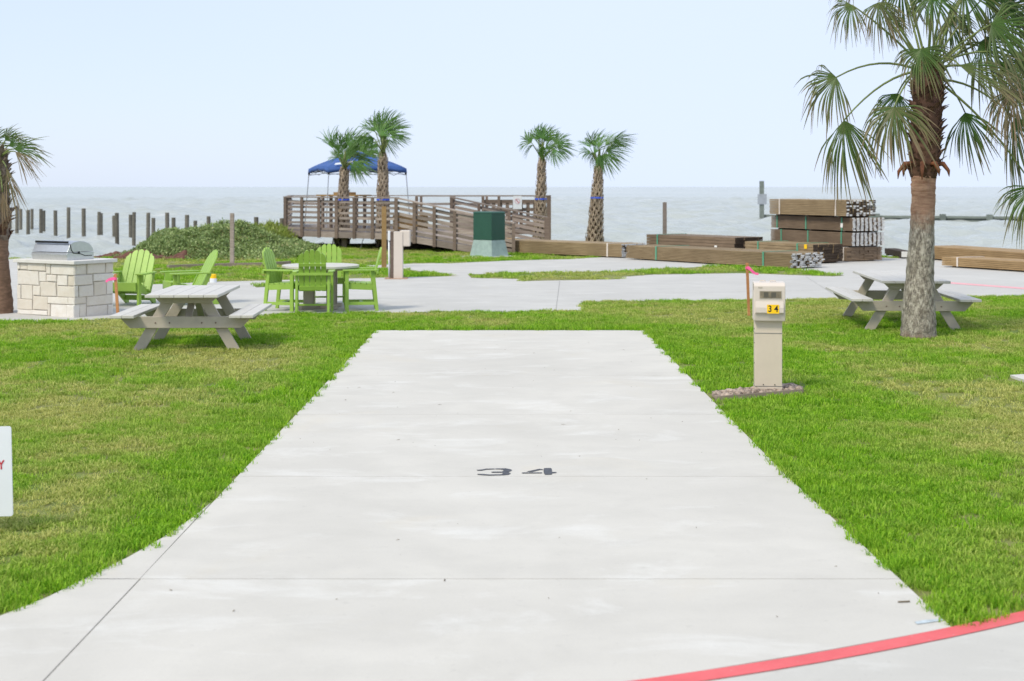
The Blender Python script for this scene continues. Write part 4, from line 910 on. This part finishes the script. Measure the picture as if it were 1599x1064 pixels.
# ================================================================== TRANSFORMER
p = G(763.5, 402.5); kt = p.y / F
tf = thing('transformer_box', 'green electrical transformer box on a pale flared base', 'transformer', (p.x, p.y + .42, 0), R(45 + 5))
hw, hl = .30, .35
b = MB(); b.hexa([(-hw - .08, -hl - .08, .02), (hw + .08, -hl - .08, .02), (hw + .08, hl + .08, .02), (-hw - .08, hl + .08, .02), (-hw, -hl, .50), (hw, -hl, .50), (hw, hl, .50), (-hw, hl, .50)]); b.build('flared_base', M_trb, tf, bevel=.01)
b = MB(); b.box(-hw - .005, hw + .005, -hl - .005, hl + .005, .50, 1.29); cab = b.build('cabinet', M_trg, tf, bevel=.01)
b = MB(); b.hexa([(-hw - .02, -hl - .02, 1.285), (hw + .02, -hl - .02, 1.285), (hw + .02, hl + .02, 1.285), (-hw - .02, hl + .02, 1.285), (-hw + .02, -hl + .02, 1.33), (hw - .02, -hl + .02, 1.33), (hw - .02, hl - .02, 1.33), (-hw + .02, hl - .02, 1.33)]); b.build('lid', M_trg, cab, bevel=.006)
b = MB(); b.box(-hw - .3, hw + .25, -hl - .25, hl + .25, -.02, .03); b.build('ground_slab', M_cap, tf)

# ================================================================== LUMBER BUNDLES
def bundle(label, near, axis, L, Wd, Hh, nb, nr, mat, endmat, straps, z0=.05, wh=1.0, tagpos=None, strapmat=None, orange=False, stag=.02, seed=0, gap=.006):
    r = np.random.default_rng(seed); axv = Vector((axis[0], axis[1], 0)).normalized(); wv = Vector((axv.y, -axv.x, 0))
    if wv.x < 0: wv = -wv
    t = thing('lumber_bundle', label, 'lumber', (near[0], near[1], 0))
    bw, bh = Wd / nb, Hh / nr; b = MB(); U = Vector((0, 0, 1))
    for j in range(nr):
        for i in range(nb):
            s0 = r.random() * stag * 2 - stag; e = L + r.random() * stag
            o_ = wv * (bw * i + .003) + U * (z0 + bh * j + .002) + axv * s0 + wv * r.normal() * .003
            a, c, u = axv * (e - s0), wv * (bw - gap), U * (bh - .009)
            v = [o_, o_ + c, o_ + c + a, o_ + a, o_ + u, o_ + c + u, o_ + c + a + u, o_ + a + u]
            isw = r.random() < wh
            b.add(v, [(3, 2, 1, 0), (4, 5, 6, 7), (1, 2, 6, 5), (3, 0, 4, 7)], 0)
            b.add(v, [(0, 1, 5, 4), (2, 3, 7, 6)], 1 if isw else 2)
    o = b.build('boards', [mat, endmat, M_dend], t); o['kind'] = 'stuff'
    for q in straps:
        c0 = axv * (L * q); e = .012; b = MB()
        lo, hi = z0 - .004, z0 + Hh + .006
        for pa, pb in (((-e, lo), (-e, hi)), ((-e, hi), (Wd + e, hi)), ((Wd + e, hi), (Wd + e, lo))):
            A_, B_ = c0 + wv * pa[0] + U * pa[1], c0 + wv * pb[0] + U * pb[1]
            b.beam(A_, B_, .05, .008, 0, (wv if abs(pa[0] - pb[0]) < .01 else U))
        b.build('strap', strapmat or M_strapg, t)
    # timber skids the bundle rests on
    if z0 > .02:
        for q in (.1, .5, .9):
            beam('skid', axv * L * q + U * (z0 - .022), axv * L * q + wv * Wd + U * (z0 - .022), .07, .04, M_dend, t)
    if tagpos:
        c = axv * L * tagpos[0] + U * (z0 + Hh * tagpos[1]) - wv * .014; b = MB(); b.beam(c - U * .06, c + U * .06, .10, .006, 0, wv); b.build('tag', M_yel if orange else M_tag, t)
    return t
aS = (-.42, .906); sx, sy = 9.14, 38.2
def stk_(dx, da): return (sx + .906 * dx - .42 * da, sy + .42 * dx + .906 * da)
bundle('dark bundle of boards at the bottom of the tall lumber stack', stk_(-.02, .1), aS, 3.6, 1.22, .36, 8, 8, M_lum2, M_lum2, (.03, .5), .04, 1, None, M_strapw, seed=1)
bundle('white ended bundle second from the bottom of the tall lumber stack', stk_(.10, 0), aS, 3.75, 1.14, .36, 8, 9, M_lum2, M_lend, (.12, .52, .86), .445, 1, None, seed=2, gap=.05)
bundle('white ended bundle just below the top of the tall lumber stack', stk_(.10, -.02), aS, 3.75, 1.14, .36, 8, 9, M_lum2, M_lend, (.12, .55, .92), .85, 1, (.12, .4), seed=3, gap=.05)
bundle('topmost lumber bundle with sparse white ends and pale straps', stk_(-.05, .05), aS, 3.55, 1.02, .44, 9, 9, M_lum, M_lend, (.13, .86), 1.255, .45, None, M_strapw, seed=4, gap=.03)
bundle('long low lumber bundle with jagged white ends behind the grass strip', (G(1235, 421.5).x, G(1235, 421.5).y), (-.6, .8), 6.1, 1.22, .36, 8, 9, M_lum, M_lend, (.15, .80), .045, 1, None, seed=5, stag=.06, gap=.03)
bundle('long lumber bundle with pale top running behind the green transformer', (3.14, 40.3), (-.74, .67), 5.2, 1.15, .37, 8, 8, M_lum, M_lend, (.10,), .045, .7, None, M_strapw, seed=6)
bundle('square lumber bundle with dark ends behind the long low one, slim post behind it', (6.32, 40.0), (-.62, .79), 3.6, 1.2, .56, 6, 6, M_lum2, M_dend, (.87,), .05, 1, (.2, .45), seed=7)
bundle('short lumber bundle with an orange tag and dark ends before the tall stack', (7.95, 37.2), (-.52, .85), 2.7, 1.08, .48, 6, 6, M_lum, M_dend, (.22, .8), .05, 1, (.10, .86), None, True, seed=8)
bundle('long bundle of fresh lumber right of the palm trunk along the waterfront', (13.4, 34.2), (-.31, .95), 5.9, 1.2, .34, 7, 7, M_lum3, M_lum3, (), .05, 1, seed=9)
bundle('low stack of pale lumber with one white strap at the right edge', (12.75, 32.6), (-.48, .88), 3.75, .9, .22, 6, 5, M_lum3, M_lum3, (.86,), .05, 1, None, M_strapw, seed=10)
bundle('small pair of dark timbers with pale ends left of the big palm trunk', (11.05, 40.0), (.05, 1), 2.2, .34, .17, 2, 1, M_dend, M_lend, (), .05, 1, seed=12)

# loose offcuts on the deck ramp side
# ================================================================== DECK WITH RAMP
dk = thing('boardwalk_deck', 'weathered timber deck with slatted railings and a ramp to the grass', 'deck', (-4, 48, 0))
DL = Vector((-4, 48, 0))
def dbeam(name, p, q, wd, ht, mat, par=None): return beam(name, Vector(p) - DL, Vector(q) - DL, wd, ht, mat, par or dk)
P0, P1 = Vector((-7.77, 48.5, 0)), Vector((-3.67, 45.0, 0)); RB = Vector((-2.04, 48.0, 0)); u = Vector((.87, -.49, 0))
FZ, RZ = .56, 1.70
dpoly = [(-7.77, 48.5), (-3.67, 45), (-2.04, 48), (-2.04, 50.2), (1.33, 50.2), (1.33, 56), (-8.9, 56)]
b = MB(); b.extr([Vector((x, y, FZ - .04)) - DL for x, y in dpoly], (0, 0, .04)); b.build('deck_floor', M_deck, dk)
b = MB()
for (a, c) in zip(dpoly, dpoly[1:] + dpoly[:1]):
    a_, c_2 = Vector((*a, .44)) - DL, Vector((*c, .44)) - DL; n_ = (c_2 - a_).normalized().cross(Vector((0, 0, 1))); b.beam(a_ - n_ * .03, c_2 - n_ * .03, .035, .16)
b.build('rim_joist', M_deckd, dk)
for (x, y) in ((-7.3, 48.5), (-5.6, 47.1), (-4.1, 45.9), (-7.9, 52), (-4.5, 50), (-1, 52), (1, 51), (1, 55), (-5, 55), (-8.5, 55.5)):
    dbeam('support_post', (x, y, -1.8 if y > 50 else -.1), (x, y, FZ - .05), .16, .16, M_deckd)
def railing(a, c, za, zc, fa, fc, posts, nsl, tall=None, slat_h=.10, cap=True, post_below=True):
    a, c = Vector(a), Vector(c); d = (c - a); n_ = d.normalized().cross(Vector((0, 0, 1)))
    if n_.y > 0: n_ = -n_
    at = lambda t, f: Vector((a.x + d.x * t, a.y + d.y * t, f))
    ts = posts
    for t in ts:
        zt = za + (zc - za) * t; zf = fa + (fc - fa) * t
        dbeam('railing_post', at(t, max(-.05, zf - .22)) + n_ * .05, at(t, zt - .02) + n_ * .05, .10, .10, M_deckd)
    for i in range(nsl):
        v = (i + .5) / nsl; 
        for t0, t1 in zip(ts[:-1], ts[1:]):
            f0, f1 = fa + (fc - fa) * t0, fa + (fc - fa) * t1; z0_, z1_ = za + (zc - za) * t0 - .06, za + (zc - za) * t1 - .06
            dbeam('railing_board', at(t0, f0 + (z0_ - f0) * v + RNG.normal() * .008) - n_ * .02, at(t1, f1 + (z1_ - f1) * v + RNG.normal() * .008) - n_ * .02, .03, slat_h * (.95 + .1 * RNG.random()), M_deck)
    for t0, t1 in zip(ts[:-1], ts[1:]):
        dbeam('fascia_board', at(t0, fa + (fc - fa) * t0 - .10) - n_ * .0, at(t1, fa + (fc - fa) * t1 - .10) - n_ * .0, .04, .20, M_deck)
    if cap: dbeam('handrail', at(-.01, za + .0) + n_ * .02, at(1.01, zc + .0) + n_ * .02, .15, .04, M_deck)
railing(P0, P1, RZ, RZ, FZ, FZ, [0, .16, .32, .48, .64, .80, 1.0], 6, slat_h=.078)
railing(P0 + Vector((.02, .1, 0)), (-8.7, 55.6, 0), RZ, RZ, FZ, FZ, [0, .25, .5, .75, 1], 6, slat_h=.085)
railing((-8.8, 55.9, 0), (1.2, 55.9, 0), RZ, RZ, FZ, FZ, [0, .13, .26, .39, .52, .65, .78, .9, 1], 2, slat_h=.085)
railing(P1, P1 + u * 4.3, RZ, RZ - .175 * 4.3, FZ, FZ - .175 * 4.3 + .22, [0, .16, .335, .51, .69, .86, 1], 6, slat_h=.10)
railing(RB, RB + u * 3.65, RZ, RZ - .18 * 3.65, FZ, FZ - .18 * 3.65 + .12, [0, .3, .62, 1], 6, slat_h=.10)
e0, e1, f0_, f1_ = P1 + Vector((0, 0, FZ)), RB + Vector((0, 0, FZ)), RB + u * 3.3 + Vector((0, 0, .03)), P1 + u * 4.2 + Vector((0, 0, .03))
b = MB(); b.extr([v - DL for v in (e0, e1, f0_, f1_)], (0, 0, -.05)); b.build('ramp_floor', M_deck, dk)
b = MB(); b.beam(P1 + Vector((0, 0, .25)) - DL, RB + Vector((0, 0, .25)) - DL, .05, .5); b.build('under_ramp_board', M_deckd, dk)
# raised rear rail with open lattice
LA, LB = Vector((-3.4, 50.25, 0)), Vector((1.33, 50.25, 0))
railing(LA, LB, RZ + .02, RZ + .02, FZ, FZ, [0, .27, .5, .62, 1], 0)
for i in range(9): dbeam('lattice_slat', (-.9 + i * .245, 50.24, FZ), (-.9 + i * .245, 50.24, RZ - .15), .125, .02, M_deckd)
for j in range(4): dbeam('lattice_rail', (-1.05, 50.215, FZ + .1 + j * .29), (1.28, 50.215, FZ + .1 + j * .29), .02, .12, M_deckd)
dbeam('corner_post', (1.31, 50.12, 0), (1.31, 50.12, RZ + .05), .15, .15, M_deckd)
dbeam('ramp_end_post', RB + u * 3.66 + Vector((0, -.05, -.05)), RB + u * 3.66 + Vector((0, -.05, RZ - .18 * 3.66 + .02)), .16, .16, M_deckd)
# prohibition sign on that rail
ns = thing('warning_sign', 'small white warning sign with a red prohibition mark on the deck rail', 'sign', A(808, 327, 50.0))
kk = 50.0 / F; b = MB(); b.box(-7 * kk, 7 * kk, -.006, .006, 0, 20.5 * kk); b.build('sign_plate', M_sign, ns, bevel=.004)
b = MB(); c = Vector((0, -.010, 12.5 * kk))
for q in range(20): b.beam(c + Vector((math.cos(q * .31416) * .085, 0, math.sin(q * .31416) * .085)), c + Vector((math.cos(q * .31416 + .314) * .085, 0, math.sin(q * .31416 + .314) * .085)), .004, .022, 0, (0, 1, 0.01))
b.beam(c + Vector((-.06, 0, .06)), c + Vector((.06, 0, -.06)), .022, .004, 0, (0, 1, 0)); b.build('prohibition_mark', M_redi, ns)
# work table with timber on the deck, lumber behind the railing
wt = thing('work_bench', 'timber work bench with a plank top behind the deck railing', 'bench', (-6.0, 50.2, FZ), R(-35))
b = MB(); b.box(-1.05, 1.05, -.3, .3, 1.16, 1.21); b.build('bench_top', M_post, wt)
b = MB(); b.box(-.35, .45, -.15, .15, 1.21, 1.30); b.build('plank_pile', M_post, wt)
for sx_ in (-.8, .8):
    for sy_ in (-.22, .22): beam('leg', (sx_, sy_, 0), (sx_, sy_, 1.16), .09, .09, M_deckd, wt)
bundle('short pale lumber stack on the deck behind the ramp railing', (-3.3, 49.0), (-.87, .49), 1.0, .7, .5, 4, 4, M_post, M_post, (), FZ + .0, 1, seed=14)
bundle('loose boards lying on the grass under the ramp end', (-.35, 45.0), (-.6, .8), .8, .7, .34, 4, 4, M_post, M_dend, (), .05, 1, seed=15)

# ================================================================== CANOPY
Yc = 52.0; cc = A(557, 265, Yc); zd = FZ
cn = thing('pop_up_canopy', 'blue pop-up canopy with slanted legs standing on the deck', 'canopy', (cc.x, Yc, zd))
ez = cc.z - zd + .03; pk = A(572, 235.5, Yc).z - zd
cor = [Vector((-.8, -1.85, 0)), Vector((1.89, -.8, 0)), Vector((.8, 1.85, 0)), Vector((-1.89, .8, 0))]
N_ = 10; vs, fs = [], []
for s in range(4):
    a, c = cor[s], cor[(s + 1) % 4]; base = len(vs)
    for i in range(N_ + 1):
        for j in range(N_ + 1):
            e = a.lerp(c, j / N_); t = i / N_; p = e * (1 - t); sag = -.10 * math.sin(math.pi * t) * math.sin(math.pi * j / N_) - .0 * t
            edge_arch = .09 * math.sin(math.pi * j / N_) * (1 - t) ** 3
            z = ez + (pk - ez) * (t ** .85) + sag + edge_arch; vs.append((p.x, p.y, z))
    for i in range(N_):
        for j in range(N_): fs.append((base + i * (N_ + 1) + j, base + i * (N_ + 1) + j + 1, base + (i + 1) * (N_ + 1) + j + 1, base + (i + 1) * (N_ + 1) + j))
    base = len(vs)
    for j in range(N_ + 1):
        e = a.lerp(c, j / N_) * 1.004; z = ez + .09 * math.sin(math.pi * j / N_); vs += [(e.x, e.y, z), (e.x * 1.01, e.y * 1.01, z - .16 - .02 * math.sin(j * 2.2))]
    fs += [(base + 2 * j, base + 2 * j + 1, base + 2 * j + 3, base + 2 * j + 2) for j in range(N_)]
b = MB(); b.add(vs, fs); rf = b.build('roof', M_canop, cn, smooth=True); sm = rf.modifiers.new('s', 'SOLIDIFY'); sm.thickness = .006
b = MB(); a, c = cor[0], cor[1]; l0, l1 = a.lerp(c, .06) * 1.0, a.lerp(c, .30) * 1.0; n_ = (c - a).normalized().cross(Vector((0, 0, 1))) * .03
q0 = l0 * .955 + Vector((0, 0, ez + .115)) + n_; q1 = l1 * .94 + Vector((0, 0, ez + .185)) + n_
b.extr([q0, q1, q1 * .965 + Vector((0, 0, .155)), q0 * .965 + Vector((0, 0, .145))], n_ * .2); b.build('logo_patch', M_whitep, rf)
for c in cor:
    b = MB(); ft = c * 1.085; ft.z = .0; b.tube([ft, c * .99 + Vector((0, 0, ez - .06))], .018, 8); b.build('leg', M_metal, cn)
    b = MB(); q = c * .99 + Vector((0, 0, ez - .22)); b.box(q.x - .035, q.x + .035, q.y - .035, q.y + .035, q.z, q.z + .08); b.build('slider', M_black, cn)
for s in range(4):
    a, c = cor[s] * .99, cor[(s + 1) % 4] * .99; b = MB()
    for k0 in range(2):
        p0, p1 = a.lerp(c, k0 * .5), a.lerp(c, k0 * .5 + .5); hi, lo = Vector((0, 0, ez - .06)), Vector((0, 0, ez - .24))
        b.beam(p0 + hi, p1 + lo, .012, .022); b.beam(p0 + lo, p1 + hi, .012, .022)
    b.build('truss', M_metal, cn)

# ================================================================== PILINGS IN THE WATER
pil = [(16, 324, 1), (26.7, 323.6, 0), (32.4, 326.4, 1), (44, 328, 0), (50, 326.4, 1), (64, 326.4, 0), (68.4, 329, 1), (86.4, 328.7, 0), (107, 324, 0), (130.6, 325.6, 0), (154.8, 331, 0), (158, 333, 1), (178, 337, 1), (182.4, 332.6, 0), (203.7, 335.4, 1), (209.4, 331.5, 0), (231.6, 332.3, 0), (239.5, 340.5, 1), (261, 332.3, 0), (271, 340, 1), (292, 335.7, 0), (305, 344.7, 1), (325.6, 338, 0), (400, 339, 0), (440, 341, 0)]
ords = ['first', 'second', 'third', 'fourth', 'fifth', 'sixth', 'seventh', 'eighth', 'ninth', 'tenth', 'eleventh', 'twelfth', 'thirteenth', 'fourteenth', 'fifteenth', 'sixteenth', 'seventeenth', 'eighteenth', 'nineteenth', 'twentieth', 'twenty-first', 'twenty-second', 'twenty-third', 'twenty-fourth', 'twenty-fifth']
for i, (px, ty, far) in enumerate(pil):
    Y = float(np.interp(px, [10, 27, 182, 300, 440], [72.5, 71, 57.7, 53.5, 51.6])) + 4 * far
    t = A(px, ty, Y); r_ = .082 * (.9 + .2 * RNG.random()); b = MB(); ln = RNG.normal() * .012
    hgt = t.z + 2.2; b.tube([(-ln * hgt, 0, 0), (0, 0, hgt - .02), (0, 0, hgt)], [r_ * 1.05, r_, r_ * .9], 12)
    o = b.build('piling', M_pile, smooth=False); o.location = (t.x, t.y, -2.2)
    side = 'in the water' if px < 215 else 'behind the thicket'
    tag(o, f'round grey timber piling {side}, {ords[i]} from the left in the long row', 'piling', 'pilings of the unfinished pier')

# far bulkhead at right with a tall marker post
fb = thing('timber_breakwater', 'low grey green timber breakwater across the water at right', 'breakwater', (20, 102, -.62))
FL = Vector((20, 102, -.62)); qa, qb = A(1190, 337, 104), A(1720, 341, 95)
for nm, z0_, hh, dd, ww in (('cap_beam', .0, .16, 0, .5), ('wale', -.28, .2, -.1, .3), ('sheet_wall', -.03, 1.6, .05, .2)):
    a_ = Vector((qa.x, qa.y + dd, z0_ - hh / 2)) - FL; c_2 = Vector((qb.x, qb.y + dd, z0_ - hh / 2)) - FL; beam(nm, a_, c_2, ww, hh, M_dock, fb)
for i, t in enumerate((.06, .30, .355, .55, .685, .85)):
    q = qa.lerp(qb, t); beam('fender_post', Vector((q.x, q.y - .35, -1.5)) - FL, Vector((q.x, q.y - .35, .14)) - FL, .35, .35, M_dock, fb)
q = A(1188, 283, 104); mp = thing('marker_post', 'tall grey marker post with a small sign at the breakwater end', 'post', (q.x, 103.6, -.62))
beam('pole', (0, 0, -.6), (0, 0, q.z + .62), .30, .30, M_dock, mp); b = MB(); b.box(-.33, .33, -.22, -.17, H - 13 * 104 / F + .0 - .05, H - 13 * 104 / F + 1.0 - .3); b.build('sign_board', M_metal, mp)

# ================================================================== THICKET, TALL GRASS, MULCH (stuff)
def hmap(x, y):
    h = .52 * np.exp(-((x + 9.6) / 2.0) ** 4 - ((y - 43.6) / 3.4) ** 4) + .30 * np.exp(-((x + 7.9) / 1.7) ** 4 - ((y - 43.2) / 3.4) ** 4) + .16 * np.exp(-((x + 9.6) / 1.5) ** 2 - ((y - 45) / 1.5) ** 2)
    return h * (.35 + .75 * vnoise(x, y, 1.0, 31) + .55 * vnoise(x, y, .3, 32)) * np.clip((x + 11.7) / .9, 0, 1) * np.clip((y - 38.4 - .9 * (x < -9.2) - .6 * vnoise(x, y, .6, 8)) / 1.2, 0, 1)
def leaves(n, xr, yr, hf, size, mat, name, label, seed, upright=False, cat='shrub'):
    r = np.random.default_rng(seed); x = xr[0] + (xr[1] - xr[0]) * r.random(n * 3); y = yr[0] + (yr[1] - yr[0]) * r.random(n * 3); h = hf(x, y)
    k = r.random(n * 3) < np.clip(h / .5, 0, 1); x, y, h = x[k][:n], y[k][:n], h[k][:n]; n = len(x)
    z = h * (1 - .75 * r.random(n) ** 2) + r.normal(0, .03, n); z = np.maximum(z, .02)
    c = np.stack([x, y, z], -1); d = r.normal(size=(n, 3)); d[:, 2] = np.abs(d[:, 2]) * (2.4 if upright else .8) + .2; d /= np.linalg.norm(d, axis=1)[:, None]
    s = np.cross(d, r.normal(size=(n, 3))); s /= np.linalg.norm(s, axis=1)[:, None]; L = size * (.6 + .8 * r.random(n))[:, None]; W = L * (.08 if upright else .36)
    m = c + d * L * .5; v = np.stack([c, m + s * W, c + d * L, m - s * W], 1).reshape(-1, 3)
    b = MB(); b.v = [tuple(q) for q in v]; b.f = [(4 * i, 4 * i + 1, 4 * i + 2, 4 * i + 3) for i in range(n)]; b.m = [0] * n
    tone = np.repeat(np.clip(.15 + .7 * r.random(n) * (.4 + vnoise(x, y, .8, 77)), 0, 1), 4); dry = np.repeat((r.random(n) < .10) * .8 * vnoise(x, y, 1.0, 99), 4)
    return tag(b.build(name, mat, attrs={'tone': tone, 'dry': dry}), label, cat, kind='stuff')
leaves(95000, (-13.2, -6.2), (38.5, 48), hmap, .065, M_bush, 'shrub_thicket', 'dense green shrub thicket on the shore left of the deck', 5)
leaves(5000, (-9.4, -7.2), (45, 48.4), lambda x, y: .62 * np.exp(-((x + 8.3) / .9) ** 4) * (.7 + .5 * vnoise(x, y, .3, 3)), .22, M_tall, 'tall_grass', 'yellow green tall grass between the thicket and the deck', 6, True, 'grass')
gx, gy = np.meshgrid(np.linspace(-12.2, -8.6, 90), np.linspace(38.9, 42.6, 70), indexing='ij')
gz = .24 * np.exp(-((gx + 10.5) / .75) ** 2 - ((gy - 39.9) / .55) ** 2) * (.5 + vnoise(gx, gy, .35, 41)) + .2 * np.exp(-((gx + 9.3) / .45) ** 2 - ((gy - 39.9) / .45) ** 2) * (.5 + vnoise(gx, gy, .25, 43)) + .18 * np.exp(-((gx + 11.6) / .5) ** 2 - ((gy - 41.0) / .6) ** 2) * (.5 + vnoise(gx, gy, .25, 44)) + .10 * (vnoise(gx, gy, .12, 42) - .5) - .055
b = MB(); b.v = [tuple(q) for q in np.stack([gx, gy, gz], -1).reshape(-1, 3)]; b.f = [(i * 70 + j, (i + 1) * 70 + j, (i + 1) * 70 + j + 1, i * 70 + j + 1) for i in range(89) for j in range(69)]; b.m = [0] * len(b.f)
tag(b.build('mulch', M_mulch), 'reddish brown mulch heaped at the foot of the thicket', 'mulch', kind='stuff')
